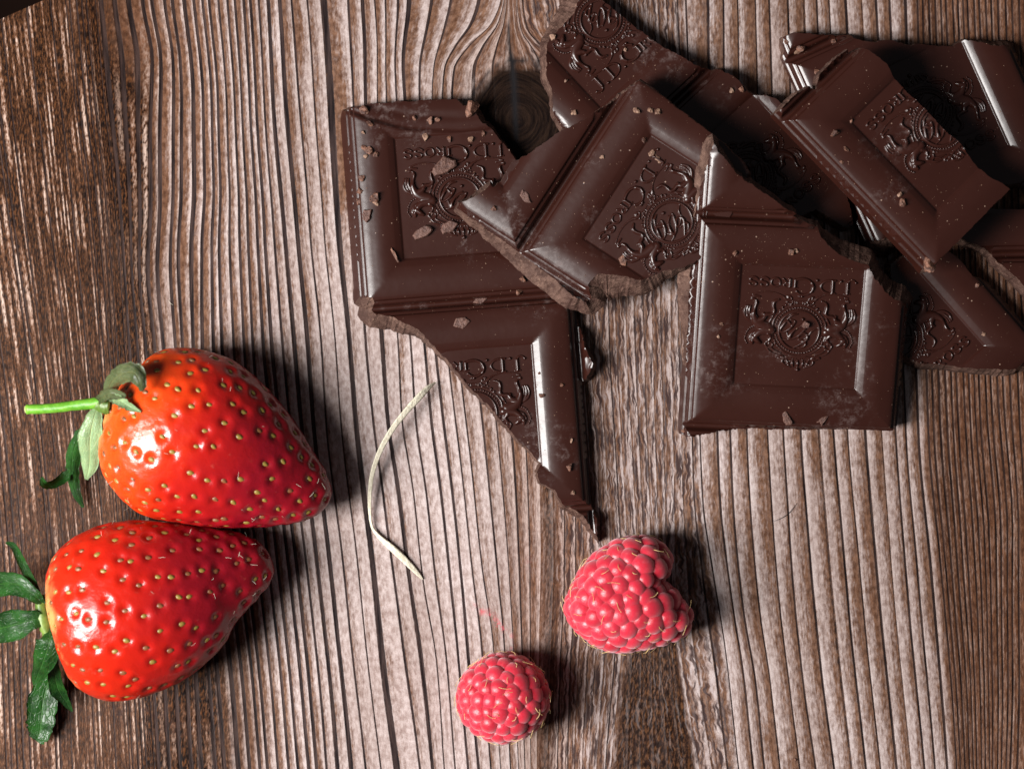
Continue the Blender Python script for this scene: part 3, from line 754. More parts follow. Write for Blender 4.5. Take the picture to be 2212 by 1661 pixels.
piece('small chocolate wedge at the right edge of the photo, with one horizontal groove', 1.0, (0, 0, 0), (2212, 548), (20, 0), 6.6,
      [(2072, 512, 7), (2100, 524, 9), (2118, 532, 8), (2150, 548, 10), (2156, 566, 8), (2184, 590, 8), (2214, 620, 8), (2262, 668, 5), (2330, 640, 4), (2330, 470, 4), (2240, 450, 4), (2120, 452, 4), (2076, 478, 4)],
      [(0, 0)], seed=5)
piece('low chocolate piece at the lower right, between the front square and the photo edge', 41.5, (0, 0, 0), (2131, 747), (36.1, 9.9), 5.6+.6,
      [(2050, 544, 4), (2078, 566, 4), (2100, 596, 4), (2124, 618, -1), (2214, 706, 4), (2262, 752, 5), (2236, 800, 8), (2212, 792, 14), (2196, 798, 14), (2150, 797, 10), (2100, 794, 10), (2060, 790, 12), (2020, 786, 12),
       (1990, 784, 10), (1955, 770, 6), (1938, 720, 5), (1930, 620, 5), (1925, 570, 5), (1975, 545, 4)],
      [(0, 0)], seed=6)
piece('slanted chocolate piece in the middle with a pale broken wedge along its lower side', 236.8, (math.radians(1.0), math.radians(-5.0), 0), (1257, 516), (36.1, 9.9), 14.6,
      [(1382, 172, 5), (1420, 200, 5), (1470, 240, 5), (1540, 292, 5), (1600, 345, 6), (1618, 372, 5), (1590, 440, 4), (1536, 545, 8), (1478, 577, 16), (1440, 584, 24), (1422, 590, 32), (1384, 605, 46), (1346, 597, 60), (1300, 592, 70), (1284, 598, 50), (1270, 616, 34),
       (1274, 644, 20), (1264, 652, 34), (1240, 640, 38), (1180, 590, 32), (1128, 553, 26), (1085, 520, 18), (1040, 488, 12), (984, 450, 8), (990, 438, 12), (1020, 428, 18), (1045, 412, 16), (1058, 396, 12), (1064, 404, 5), (1082, 392, 5),
       (1105, 352, 5), (1140, 332, 5), (1180, 306, 5), (1215, 282, 5), (1250, 262, 5), (1272, 252, 6), (1300, 232, 8), (1345, 198, 7)],
      [(0, 0)], seed=7)
piece('chocolate piece lying across the pile at the upper right, highest of the heap', 224, (math.radians(-1.0), math.radians(2.0), 0), (1837, 261), (36.1, 9.9), 19.5,
      [(1676, 244, 6), (1689, 234, 7), (1723, 200, 6), (1752, 184, 5), (1768, 190, 5), (1772, 160, 4), (1800, 130, 4), (1834, 104, 4), (1840, 112, 4), (1864, 100, 5), (1885, 116, 5), (1915, 138, 5), (1931, 166, 5), (1950, 186, 4), (1984, 220, 4), (2018, 254, 4), (2052, 290, 4), (2078, 310, 4), (2093, 334, 4), (2114, 361, 4),
       (2141, 385, 4), (2182, 409, 5), (2150, 440, 4), (2088, 502, 4), (2034, 556, 10), (2022, 570, 14), (2000, 574, -1)],
      [(0, 0)], seed=8, rough=.22)
piece('front square chocolate piece with the whole crest and a sharp spike at its top', 177.4, (math.radians(15.0), 0, 0), (1850, 845), (9.9, 36.1), 9.6,
      [(1542, 312, 12), (1552, 330, 5), (1564, 338, 4), (1588, 372, 5), (1612, 392, 4), (1638, 409, 4), (1673, 433, 4), (1700, 452, 4), (1722, 466, 3), (1716, 474, 3), (1768, 492, 14), (1772, 510, 22), (1800, 538, 26), (1820, 553, 28), (1850, 566, 28), (1876, 573, 24), (1888, 600, 20), (1900, 616, 28), (1925, 640, 28), (1944, 656, -1),
       (1930, 928, 4), (1926, 936, 5), (1890, 934, 5), (1800, 936, 5), (1700, 937, 5), (1640, 934, 6), (1560, 936, 5), (1475, 938, -6), (1483, 800, 4), (1486, 745, 16), (1489, 700, 26), (1491, 640, 28), (1494, 590, 14), (1500, 482, 12), (1508, 450, 16), (1518, 400, 14), (1530, 348, 14)],
      [(0, 0)], seed=9)

# ------------------------------------------------------------------ crumbs, flakes and dust on the chocolate
def top_at(px, py, lift=0.0):
    best = None
    for k, d in PIECES.items():
        p, ok, nrm = d['surf'](px, py, lift)
        if ok and (best is None or p.z > best[0].z): best = (p, nrm, k)
    if best is None: return P(px, py, lift), Vector((0, 0, 1)), 0
    return best

def crumb(name, label, px, py, size, mat, flat=.55, ang=0.0, elong=1.0, seed=0, group='crumbs scattered on the chocolate'):
    """an irregular broken bit, size in mm"""
    rnd = random.Random(seed*13+int(px)); bm = bmesh.new()
    bmesh.ops.create_icosphere(bm, subdivisions=3 if size > 1.1 else 2, radius=1)
    for v in bm.verts:
        c = v.co.copy()
        f = 1+.55*noise.noise(c*1.1+Vector((seed*3.1, px*.1, 0)))+.28*noise.noise(c*3.1+Vector((seed, py*.1, 2)))+.12*noise.noise(c*8+Vector((seed, 1, 2)))
        v.co = Vector((c.x*f*elong, c.y*f, c.z*f*flat))
    # facet: press the vertices against a few random planes
    for _ in range(5):
        n_ = Vector((rnd.uniform(-1, 1), rnd.uniform(-1, 1), rnd.uniform(-.3, 1))).normalized(); d_ = rnd.uniform(.45, .8)*(1 if abs(n_.z) < .7 else flat)
        for v in bm.verts:
            q = v.co.dot(n_)-d_
            if q > 0: v.co -= n_*q
    for v in bm.verts: v.co *= size/2*MM*1.15
    me = bpy.data.meshes.new(name); bm.to_mesh(me); bm.free(); me.materials.append(mat)
    zmin = min(v.co.z for v in me.vertices)/MM
    o = bpy.data.objects.new(name, me); link(o)
    p, nrm, k = top_at(px, py, -zmin*.75)
    o.location = p*MM; o.rotation_euler = (nrm.to_track_quat('Z', 'Y').to_matrix() @ Matrix.Rotation(ang, 3, 'Z')).to_euler()
    tag(o, label, 'crumb', group)
    return o

def flake(label, px, py, pts, th, mat, tilt=(0, 0), lift=.3, cat='flake', group='thin flakes broken off the chocolate'):
    """a flat chip outlined in picture points around (px, py), th mm thick"""
    p, nrm, k = top_at(px, py, lift)
    bm = bmesh.new(); n = len(pts); q = []
    for i in range(n):
        a, b = pts[i], pts[(i+1) % n]
        for t in (0, .33, .67): q.append((a[0]+(b[0]-a[0])*t + (noise.noise(Vector((a[0]*.3, t*5, px)))*1.6 if t else 0), a[1]+(b[1]-a[1])*t + (noise.noise(Vector((a[1]*.3, t*5, py)))*1.6 if t else 0)))
    cx = sum(a[0] for a in q)/len(q); cy = sum(a[1] for a in q)/len(q)
    mk = lambda a, z, s_=1: bm.verts.new(Vector((((a[0]-cx)*s_+cx-px)/10, -((a[1]-cy)*s_+cy-py)/10, z+.12*noise.noise(Vector((a[0]*.2, a[1]*.2, 1)))))*MM)
    low = [mk(a, 0, 1.06) for a in q]; mid = [mk(a, th*.7) for a in q]; top = [mk(a, th, .86) for a in q]
    c = bm.verts.new(Vector(((cx-px)/10, -(cy-py)/10, th*1.05))*MM)
    m_ = len(q)
    for i in range(m_):
        j = (i+1) % m_
        bm.faces.new((low[i], mid[i], mid[j], low[j])); bm.faces.new((mid[i], top[i], top[j], mid[j])); bm.faces.new((top[i], c, top[j]))
    bm.faces.new(low)
    bmesh.ops.recalc_face_normals(bm, faces=bm.faces[:])
    me = bpy.data.meshes.new('chocolate_flake'); bm.to_mesh(me); bm.free(); me.materials.append(mat)
    o = bpy.data.objects.new('chocolate_flake', me); link(o)
    o.location = p*MM; o.rotation_euler = (nrm.to_track_quat('Z', 'Y').to_matrix() @ Euler((tilt[0], tilt[1], 0)).to_matrix()).to_euler()
    tag(o, label, cat, group); return o

flake('largest grey-brown flake lying across the upside-down lettering of the left piece', 962, 362, [(938, 365), (958, 350), (984, 343), (990, 352), (985, 362), (966, 385), (940, 376)], .7, M_FLK, (0.06, -.10), .75)
flake('reddish diamond-shaped flake on the left frame of the left piece', 793, 467, [(783, 480), (786, 462), (794, 453), (800, 458), (803, 470), (799, 480)], .5, M_FLK, (0, .1))
flake('rough flake under the crest of the left piece, nearer to the left edge', 918, 502, [(901, 507), (912, 494), (938, 486), (944, 495), (936, 506), (918, 516), (908, 514)], .8, M_FLK, (0, .05))
flake('broken flake just above the small crown of the left crest', 975, 492, [(960, 500), (970, 484), (992, 478), (997, 487), (992, 500), (975, 507)], .7, M_FLK, (.05, 0))
flake('pale rounded flake on the lower frame of the front square piece', 1700, 903, [(1690, 893), (1697, 887), (1706, 900), (1712, 910), (1710, 918), (1698, 918), (1692, 908)], .35, M_FLK, lift=.1)
flake('arrow-shaped pale flake near the bottom right of the front square piece', 1774, 910, [(1764, 912), (1776, 900), (1789, 897), (1782, 908), (1774, 920), (1770, 910)], .4, M_FLK, lift=.1)
flake('orange-brown flake inside the oval of the front crest', 1738, 698, [(1729, 702), (1738, 692), (1748, 697), (1746, 706), (1736, 707)], .5, M_FLK, lift=.6)
flake('thin light sliver low on the left frame of the left piece', 852, 549, [(842, 532), (846, 532), (860, 558), (858, 562), (850, 552)], .3, M_CR, lift=.2)
flake('smeared flake on the wide frame left of the middle lettering, upper one', 1135, 425, [(1120, 428), (1132, 418), (1150, 416), (1146, 428), (1130, 436)], .2, M_FLK, lift=.05)
flake('curled shaving pointing right at the lower corner of the left piece', 1000, 700, [(985, 705), (1000, 690), (1020, 696), (1014, 712), (996, 714)], .25, M_FLK, lift=.05)
flake('flat shaving stuck to the groove of the left piece', 1040, 652, [(1028, 660), (1040, 646), (1058, 650), (1050, 662)], .25, M_FLK, lift=.05)
flake('pale chip stuck beside the square recess of the middle piece', 1345, 564, [(1332, 560), (1346, 555), (1357, 560), (1352, 570), (1338, 571)], .3, M_CR, lift=.1)

CR = [  # px, py, size mm, colour (0 brown, 1 light), where
 (1018, 236, 2.6, 0, 'big rounded crumb clinging to the top corner of the left piece'),
 (800, 326, 1.9, 0, 'largest crumb of the cluster on the upper left frame of the left piece'),
 (788, 318, 1.2, 0, 'upper crumb of the cluster on the left frame'),
 (812, 336, 1.3, 0, 'lower right crumb of the cluster on the left frame'),
 (790, 338, 1.0, 1, 'light crumb at the foot of the cluster on the left frame'),
 (808, 430, 2.1, 0, 'rough brown crumb on the middle of the left frame'),
 (812, 440, 1.2, 1, 'light crumb touching the rough brown one on the left frame'),
 (782, 386, 1.7, 0, 'flat crumb near the outer left edge, below the cluster'),
 (777, 412, 1.5, 0, 'crumb on the outer left edge halfway down'),
 (776, 436, 1.5, 0, 'lowest of the crumbs on the outer left edge'),
 (787, 237, 1.8, 0, 'ring-like crumb near the top left corner of the left piece'),
 (792, 244, .8, 1, 'tiny light crumb beside the ring-like crumb'),
 (800, 268, 1.3, 0, 'crumb under the curved chip of the left piece'),
 (784, 286, 1.0, 1, 'light crumb above the cluster on the left frame'),
 (896, 256, 1.1, 0, 'crumb at the left on the curved chip'),
 (930, 260, 1.5, 0, 'middle crumb on the curved chip'),
 (946, 260, 1.1, 0, 'right crumb of the pair on the curved chip'),
 (918, 295, 1.7, 1, 'ragged light crumb on the edge above the lettering'),
 (970, 300, 1.4, 0, 'round crumb between the chip and the lettering'),
 (1018, 302, 1.3, 1, 'light crumb near the broken right edge of the left piece'),
 (1044, 290, 1.1, 0, 'crumb on the corner above the letter J of the left piece'),
 (1404, 240, 1.2, 1, 'light crumb at the upper frame corner of the middle piece'),
 (1422, 243, 1.3, 1, 'larger light crumb right of the frame corner of the middle piece'),
 (1374, 240, 1.3, 1, 'pale crumb on the mitre of the middle frame'),
 (1391, 375-74, .9, 0, 'crumb in the mitre line of the middle piece'),
 (1302, 322+18, 1.0, 1, 'single light crumb on the wide frame of the middle piece'),
 (1408, 332, 1.3, 1, 'crumb stuck on the letter J of the middle piece'),
 (1418, 342, 1.2, 1, 'crumb on the hook of the middle J'),
 (1427, 348, 1.0, 1, 'small crumb at the end of the row by the middle J'),
 (1067, 398+52, 1.2, 0, 'crumb near the pointed left end of the middle piece'),
 (1280, 648, 1.0, 0, 'small crumb at the bottom corner of the middle piece'),
 (1588, 546, 1.2, 0, 'crumb at the upper left on the front square frame'),
 (1708, 543, 1.7, 0, 'orange-brown crumb on the upper frame of the front square'),
 (1720, 541, 1.2, 1, 'pale crumb beside the orange-brown one on the front square'),
 (1558, 700, .7, 1, 'tiny crumb high on the left frame of the front square'),
 (1553, 727, .8, 1, 'tiny crumb low on the left frame of the front square'),
 (1476, 930, .9, 0, 'crumb at the bottom left corner of the front square'),
 (1802, 289, 1.7, 0, 'round light brown crumb on the frame of the crossing piece'),
 (1826, 323, 1.0, 0, 'small crumb below the round one on the crossing piece'),
 (1838, 262, .9, 0, 'crumb right on the recess corner of the crossing piece'),
 (1943, 420, 1.2, 1, 'upper crumb of the pair low on the crossing piece'),
 (1948, 438, 1.5, 0, 'lower crumb of the pair low on the crossing piece'),
 (1818, 338+13, .9, 0, 'crumb near the outer rim of the crossing piece'),
 (1764, 155, 1.2, 0, 'crumb at the notch of the crossing piece'),
 (1728, 104, 1.9, 0, 'crumb on the upper left corner of the ridged piece'),
 (1700, 92, 1.2, 0, 'crumb on the far left tip of the ridged piece'),
 (1722, 112, 1.2, 1, 'light crumb under the corner crumb of the ridged piece'),
 (2008, 570, 2.4, 0, 'large crumb at the lowest corner of the crossing piece'),
 (2110, 618, 1.0, 0, 'small crumb on the rim of the low right piece'),
 (2125, 726-4, .9, 1, 'light crumb by the ridge corner of the low right piece'),
 (1800, 90, 1.1, 0, 'crumb on the top frame of the ridged piece'),
 (1130, 604, 1.3, 0, 'crumb at the groove of the left piece, left of the wedge'),
 (1120, 632, 1.4, 0, 'crumb below the groove of the left piece'),
 (1213, 832, .8, 0, 'upper crumb on the bright ridge of the left piece'),
 (1165, 806, .7, 0, 'dark crumb on the bright line of the left recess'),
 (1170, 855, 1.1, 0, 'crumb beside the bright line of the left recess'),
 (1235, 950, .9, 1, 'light crumb at the right edge of the long point'),
 (1230, 1007, 1.3, 0, 'crumb in the lower frame of the long point'),
 (1238, 1064, 1.0, 1, 'light crumb near the tip of the long point'),
 (1350, 108, 1.0, 1, 'light crumb on the lettering of the top piece'),
 (1580, 195, 1.2, 1, 'light crumb on the ridge of the top piece'),
 (1602, 192, 1.3, 0, 'crumb at the crumbly end of the top ridge'),
 (1495, 133, 1.2, 1, 'crumb on the upper broken edge of the top piece'),
 (1240, 250-7, 1.3, 1, 'crumb in the lower corner of the top piece'),
 (1195, 82, 1.6, 1, 'crumb at the rounded left corner of the top crest'),
 (1718, 1640, .7, 0, 'lone crumb on the bare wood near the bottom edge of the photo'),
 (1222, 176, .8, 1, 'lone crumb on the lower left frame of the top piece'),
]
for i, (x, y, s_, lt, lab) in enumerate(CR):
    crumb('chocolate_crumb', lab, x, y, s_*(.9 if s_ < 2 else 1), M_CRL if lt else M_CR, random.uniform(.4, .8), random.uniform(0, 6), random.uniform(1, 1.5), i)

# dust: thousands of specks, one object
def dust():
    rnd = random.Random(3); vs_, fs_ = [], []
    tet = [(1, 0, -.6), (-.5, .87, -.6), (-.5, -.87, -.6), (0, 0, .9)]
    boxes = [(755, 215, 520, 480, 330), (900, 640, 390, 480, 230), (985, 175, 700, 500, 420), (1470, 310, 480, 630, 430), (1170, 0, 500, 300, 240), (1680, 65, 530, 520, 420), (1940, 540, 270, 260, 110)]
    for (bx, by, w, h, cnt) in boxes:
        cl = [(bx+rnd.random()*w, by+rnd.random()*h) for _ in range(12)]
        for _ in range(cnt):
            if rnd.random() < .55: x, y = bx+rnd.random()*w, by+rnd.random()*h
            else:
                c = rnd.choice(cl); x, y = c[0]+rnd.gauss(0, 26), c[1]+rnd.gauss(0, 26)
            p, nrm, k = top_at(x, y, .04)
            if k == 0: continue
            r = .045+.13*rnd.random()**4; n0 = len(vs_)
            a = rnd.random()*6; ca, sa = math.cos(a), math.sin(a); e = rnd.uniform(1, 1.8)
            for (tx, ty, tz) in tet: vs_.append((p.x+(tx*e*ca-ty*sa)*r, p.y+(tx*e*sa+ty*ca)*r, p.z+tz*r*.7))
            fs_ += [(n0, n0+1, n0+3), (n0+1, n0+2, n0+3), (n0+2, n0, n0+3), (n0, n0+2, n0+1)]
    o = mesh('chocolate_dust', vs_, fs_, M_CRL, smooth=False)
    tag(o, 'fine chocolate dust sprinkled over the broken pieces', 'dust', kind='stuff')
dust()

# ------------------------------------------------------------------ strawberries
def shell(outline, a, b, nr, ns, hz, zc, flat_tail=.0):
    """rings along the axis a->b (picture points) whose width follows the outline; hz = height / width ratio"""
    A = np.array([(a[0]-1106)/10, (830.5-a[1])/10]); B = np.array([(b[0]-1106)/10, (830.5-b[1])/10])
    O = np.array([((p[0]-1106)/10, (830.5-p[1])/10) for p in outline])
    # closed Catmull-Rom
    n = len(O); Q = []
    for i in range(n):
        p0, p1, p2, p3 = O[i-1], O[i], O[(i+1) % n], O[(i+2) % n]
        for k in range(8):
            t = k/8; Q.append(.5*((2*p1)+(-p0+p2)*t+(2*p0-5*p1+4*p2-p3)*t*t+(-p0+3*p1-3*p2+p3)*t**3))
    O = np.array(Q)
    L = np.linalg.norm(B-A); d = (B-A)/L; nn = np.array([-d[1], d[0]])
    s = (O-A)@d; w = (O-A)@nn
    s0, s1 = s.min(), s.max()
    out = []
    for k in range(nr+1):
        f = .5-.5*math.cos(math.pi*k/nr)
        sv = s0+(s1-s0)*(.0005+.999*f)
        cr = []
        for i in range(len(s)):
            j = (i+1) % len(s)
            if (s[i]-sv)*(s[j]-sv) <= 0 and s[i] != s[j]:
                t = (sv-s[i])/(s[j]-s[i]); cr.append(w[i]+(w[j]-w[i])*t)
        out.append((sv, max(cr), min(cr), f))
    return A, d, nn, out, (s0, s1)

def strawberry(label, outline, a, b, hz, zlift, mat, seeds_mats, seed, n_target):
    k = (CAMH-17)/CAMH
    A, d, nn, rings, (s0, s1) = shell([(1106+(p[0]-1106)*k, 830.5+(p[1]-830.5)*k) for p in outline], a, b, 150, 220, hz, 0)
    ns = 200; rnd = random.Random(seed)
    wmax = max((r[1]-r[2])/2 for r in rings)
    Zc = wmax*hz + zlift
    def base(si, th):
        """surface point for ring index (float) and angle"""
        i = min(max(si, 0), len(rings)-1.001); i0 = int(i); t = i-i0
        r0, r1 = rings[i0], rings[i0+1]
        sv = r0[0]+(r1[0]-r0[0])*t; hi = r0[1]+(r1[1]-r0[1])*t; lo = r0[2]+(r1[2]-r0[2])*t
        c = (hi+lo)/2; h = (hi-lo)/2
        f = (sv-s0)/(s1-s0)
        zc = Zc*(1-.10*f) - (wmax-h)*hz*.18
        ct, st = math.cos(th), math.sin(th)
        q = c+h*math.copysign(abs(ct)**.96, ct)
        x, y = A[0]+d[0]*sv+nn[0]*q, A[1]+d[1]*sv+nn[1]*q
        lump = 1+.022*noise.noise(Vector((sv*.11, ct*1.3+seed, st*1.3)))
        return Vector((x, y, zc+h*hz*st*lump*(1.0 if st > 0 else .93)))
    # seeds on staggered rows
    seeds = []
    arc = [0]; 
    for i in range(1, len(rings)): arc.append(arc[-1]+math.hypot(rings[i][0]-rings[i-1][0], (rings[i][1]-rings[i][2]-rings[i-1][1]+rings[i-1][2])/2))
    tot = arc[-1]; pos = 1.7; row = 0
    while pos < tot-.8:
        i = float(np.interp(pos, arc, range(len(arc)))); i0 = int(i)
        h = (rings[i0][1]-rings[i0][2])/2
        per = math.pi*h*(1+hz)*.98; gap = 4.7 if pos < tot*.72 else 4.0
        m_ = max(3, round(per/gap))
        for q in range(m_):
            th = (q+.5*(row % 2)+rnd.uniform(-.24, .24))/m_*2*math.pi
            ii = float(np.interp(pos+rnd.uniform(-.9, .9), arc, range(len(arc))))
            if math.sin(th) > -.35 and rnd.random() < .94: seeds.append((ii, th))
        pos += 3.65 if pos > 6 else 2.8; row += 1
    SP = np.array([tuple(base(*q)) for q in seeds])
    V = np.zeros((len(rings)*ns, 3)); 
    for i in range(len(rings)):
        for j in range(ns): V[i*ns+j] = base(i, j/ns*2*math.pi)
    V3 = V.reshape(len(rings), ns, 3)
    du = np.roll(V3, -1, 1)-np.roll(V3, 1, 1); dv = np.gradient(V3, axis=0)
    N = np.cross(du, dv); N /= np.linalg.norm(N, axis=2, keepdims=True)+1e-12
    cen = V3.mean(1, keepdims=True)
    sg = np.sign((N*(V3-cen)).sum(2, keepdims=True)); N *= np.where(sg == 0, 1, sg); N = N.reshape(-1, 3)
    disp = np.zeros(len(V)); pit = np.zeros(len(V))
    for q, sp in enumerate(SP):
        r = np.linalg.norm(V-sp, axis=1); m_ = r < 4
        s_ = .85+.3*rnd.random(); i_f = seeds[q][0]/len(rings)
        dep = (.42+.26*i_f)*s_
        disp[m_] += -dep*np.exp(-(r[m_]/.95)**2)+.07*np.exp(-((r[m_]-1.9)/.8)**2)
        pit[m_] = np.maximum(pit[m_], np.exp(-(r[m_]/.9)**2))
    fall = np.minimum(1, np.minimum(np.arange(len(rings)), np.arange(len(rings))[::-1])/6.0)
    disp *= np.repeat(fall, ns)
    V2 = V+N*disp[:, None]
    V2[:, 2] = np.maximum(V2[:, 2], .05)
    F = []
    for i in range(len(rings)-1):
        for j in range(ns):
            j2 = (j+1) % ns; F.append((i*ns+j, (i+1)*ns+j, (i+1)*ns+j2, i*ns+j2))
    F.append(tuple(range(ns))); F.append(tuple((len(rings)-1)*ns+j for j in range(ns))[::-1])
    root = empty('strawberry'); tag(root, label, 'strawberry', 'strawberries at the left of the photo')
    o = mesh('flesh', V2, F, mat, root)
    attr(o, 'along', np.repeat([(r[0]-s0)/(s1-s0) for r in rings], ns)); attr(o, 'pit', pit)
    # seeds
    sm_ = None
    bm = bmesh.new(); bmesh.ops.create_uvsphere(bm, u_segments=12, v_segments=8, radius=1)
    for v in bm.verts:
        v.co.x *= 1+.0*v.co.x; w_ = 1-.28*v.co.x
        v.co = Vector((v.co.x*.80, v.co.y*.48*w_, v.co.z*.38))*MM
    sm_ = bpy.data.meshes.new('seed'); bm.to_mesh(sm_); bm.free(); sm_.materials.append(seeds_mats[0])
    sm_.polygons.foreach_set('use_smooth', [True]*len(sm_.polygons))
    meshes = [sm_]
    for mt in seeds_mats[1:]:
        c = sm_.copy(); c.materials[0] = mt; meshes.append(c)
    ax = Vector((d[0], d[1], 0))
    for q, (si, th) in enumerate(seeds):
        i0 = int(round(si)); j0 = int(round(th/(2*math.pi)*ns)) % ns; i0 = min(i0, len(rings)-1)
        nv = Vector(N[i0*ns+j0]); p = Vector(V2[i0*ns+j0]) + nv*.04
        t = (ax-nv*ax.dot(nv)).normalized(); bt = nv.cross(t)
        M = Matrix((t, bt, nv)).transposed() @ Matrix.Rotation(rnd.gauss(0, .25), 3, 'Z')
        f = i0/len(rings)
        mi = 0 if rnd.random() < .75 else min(1, len(meshes)-1)
        if seed == 2: mi = 0 if rnd.random() < .38 else 1
        e = bpy.data.objects.new('seed', meshes[mi]); link(e, root)
        e.matrix_world = Matrix.Translation(p*MM) @ M.to_4x4() @ Matrix.Diagonal((*(3*[rnd.uniform(.85, 1.12)*(1.0 if f < .75 else .92)]), 1))
    # fine hairs on the skin
    hv, hf_ = [], []
    for q in range(26):
        i0 = int(rnd.uniform(.25, .86)*len(rings)); j0 = rnd.randrange(int(ns*.02), int(ns*.48))
        p = Vector(V2[i0*ns+j0]); nv = Vector(N[i0*ns+j0]); t = Vector((rnd.gauss(0, 1), rnd.gauss(0, 1), 0)).normalized()
        L_ = rnd.uniform(.5, 1.5); w_ = .025; n0 = len(hv); sd = t.cross(nv).normalized()*w_
        for kk in range(4):
            u = kk/3; c = p+t*L_*u+nv*(.05+.5*math.sin(u*2)*.5); hv += [tuple(c-sd), tuple(c+sd), tuple(c+nv*w_)]
        for kk in range(3):
            for e_ in range(3): hf_.append((n0+kk*3+e_, n0+kk*3+(e_+1) % 3, n0+kk*3+3+(e_+1) % 3, n0+kk*3+3+e_))
    h = mesh('skin_hairs', hv, hf_, M_FIBRE, root, smooth=False); tag(h, kind='stuff')
    return root

def leaf(root, pts, mat, fold=.25, seed=0, name='sepal', thick=.22, serr=.0, label=None, twist=None):
    """pts: [(px, py, z mm, half width in picture points)] from base to tip; fold: how much the edges lift (+) or drop (-)"""
    n = 26; m_ = 11; P3 = [Vector(P(a, b, z)) for a, b, z, w in pts]; Wd = [p[3]/10 for p in pts]; k = len(pts); tw = twist or [0]*k
    vs_, al, ac = [], [], []
    cs, ws, ts = [], [], []
    for i in range(n+1):
        u = i/n*(k-1); i1 = min(int(u), k-2); t = u-i1
        p0, p1, p2, p3 = P3[max(0, i1-1)], P3[i1], P3[i1+1], P3[min(k-1, i1+2)]
        cs.append(.5*((2*p1)+(-p0+p2)*t+(2*p0-5*p1+4*p2-p3)*t*t+(-p0+3*p1-3*p2+p3)*t**3))
        tt = t*t*(3-2*t); ws.append(Wd[i1]*(1-tt)+Wd[i1+1]*tt); ts.append(tw[i1]*(1-tt)+tw[i1+1]*tt)
    for i in range(n+1):
        tg = (cs[min(n, i+1)]-cs[max(0, i-1)]).normalized()
        sd = tg.cross(Vector((0, 0, 1))).normalized(); up = sd.cross(tg).normalized()
        c_, s_ = math.cos(ts[i]), math.sin(ts[i]); sd, up = sd*c_+up*s_, up*c_-sd*s_
        for j in range(m_+1):
            v = j/m_*2-1; w = ws[i]*(1+serr*noise.noise(Vector((i*.9, v*2, seed)))) * v
            lift = fold*ws[i]*v*v + .10*ws[i]*noise.noise(Vector((i*.35, v*1.7, seed*3.1))) - .10*ws[i]*math.exp(-(v/.12)**2)
            q = cs[i]+sd*w+up*lift; vs_.append((q.x, q.y, max(q.z, .15))); al.append(i/n); ac.append(v)
    F = [(i*(m_+1)+j, i*(m_+1)+j+1, (i+1)*(m_+1)+j+1, (i+1)*(m_+1)+j) for i in range(n) for j in range(m_)]
    # give it thickness
    nV = len(vs_); low = [(x, y, max(z-thick, .02)) for x, y, z in vs_]
    F2 = [tuple(q+nV for q in f[::-1]) for f in F]
    rimi = [j for j in range(m_+1)]+[(i+1)*(m_+1)+m_ for i in range(n)]+[n*(m_+1)+j for j in range(m_-1, -1, -1)]+[i*(m_+1) for i in range(n-1, 0, -1)]
    F3 = [(rimi[q], rimi[(q+1) % len(rimi)], rimi[(q+1) % len(rimi)]+nV, rimi[q]+nV) for q in range(len(rimi))]
    o = mesh(name, vs_+low, F+F2+F3, mat, root)
    attr(o, 'along', al*2); attr(o, 'across', ac*2)
    if label: o['label'] = label
    return o

def tube(name, pts, radii, mat, root, seg=14, sub=6, bumpy=0.0, cap=True):
    P3 = [Vector(p) for p in pts]; k = len(P3); cs, rs = [], []
    for i in range((k-1)*sub+1):
        u = i/sub; i1 = min(int(u), k-2); t = u-i1
        p0, p1, p2, p3 = P3[max(0, i1-1)], P3[i1], P3[i1+1], P3[min(k-1, i1+2)]
        cs.append(.5*((2*p1)+(-p0+p2)*t+(2*p0-5*p1+4*p2-p3)*t*t+(-p0+3*p1-3*p2+p3)*t**3)); rs.append(radii[i1]*(1-t)+radii[i1+1]*t)
    vs_, F = [], []
    for i, c in enumerate(cs):
        tg = (cs[min(len(cs)-1, i+1)]-cs[max(0, i-1)]).normalized(); sd = tg.orthogonal().normalized()
        if abs(tg.z) < .9: sd = tg.cross(Vector((0, 0, 1))).normalized()
        up = sd.cross(tg)
        for j in range(seg):
            a = j/seg*2*math.pi; r = rs[i]*(1+bumpy*noise.noise(Vector((i*.5, math.cos(a)*2, math.sin(a)*2))))
            q = c+sd*math.cos(a)*r+up*math.sin(a)*r; vs_.append(tuple(q))
    for i in range(len(cs)-1):
        for j in range(seg): F.append((i*seg+j, i*seg+(j+1) % seg, (i+1)*seg+(j+1) % seg, (i+1)*seg+j))
    if cap: F.append(tuple(range(seg))[::-1]); F.append(tuple((len(cs)-1)*seg+j for j in range(seg)))
    return mesh(name, vs_, F, mat, root)

SB1 = [(296,794),(324,766),(366,752),(418,753),(477,769),(522,794),(575,842),(627,905),(662,961),(696,1016),(710,1058),(707,1083),(682,1114),(627,1135),(522,1142),(453,1140),(366,1128),(306,1114),(258,1079),(223,1034),(209,999),(205,929),(216,877),(251,835)]
SB2 = [(94,1246),(110,1205),(141,1172),(187,1145),(254,1128),(335,1128),(418,1138),(502,1152),(549,1172),(576,1205),(586,1239),(576,1266),(549,1299),(502,1353),(479,1396),(435,1440),(378,1480),(301,1510),(234,1517),(187,1503),(151,1473),(127,1423),(110,1373),(97,1322),(90,1279)]
s1 = strawberry('upper strawberry, orange-red, with a bright green stem and shrivelled leaves', SB1, (212, 890), (704, 1066), .76, 0, M_ST1, [M_SEED, M_SEEDB], 1, 0)
s2 = strawberry('lower strawberry, deep red, with dark green leaves and no stem', SB2, (93, 1330), (586, 1237), .76, 0, M_ST2, [M_SEED, M_SEEDB], 2, 0)

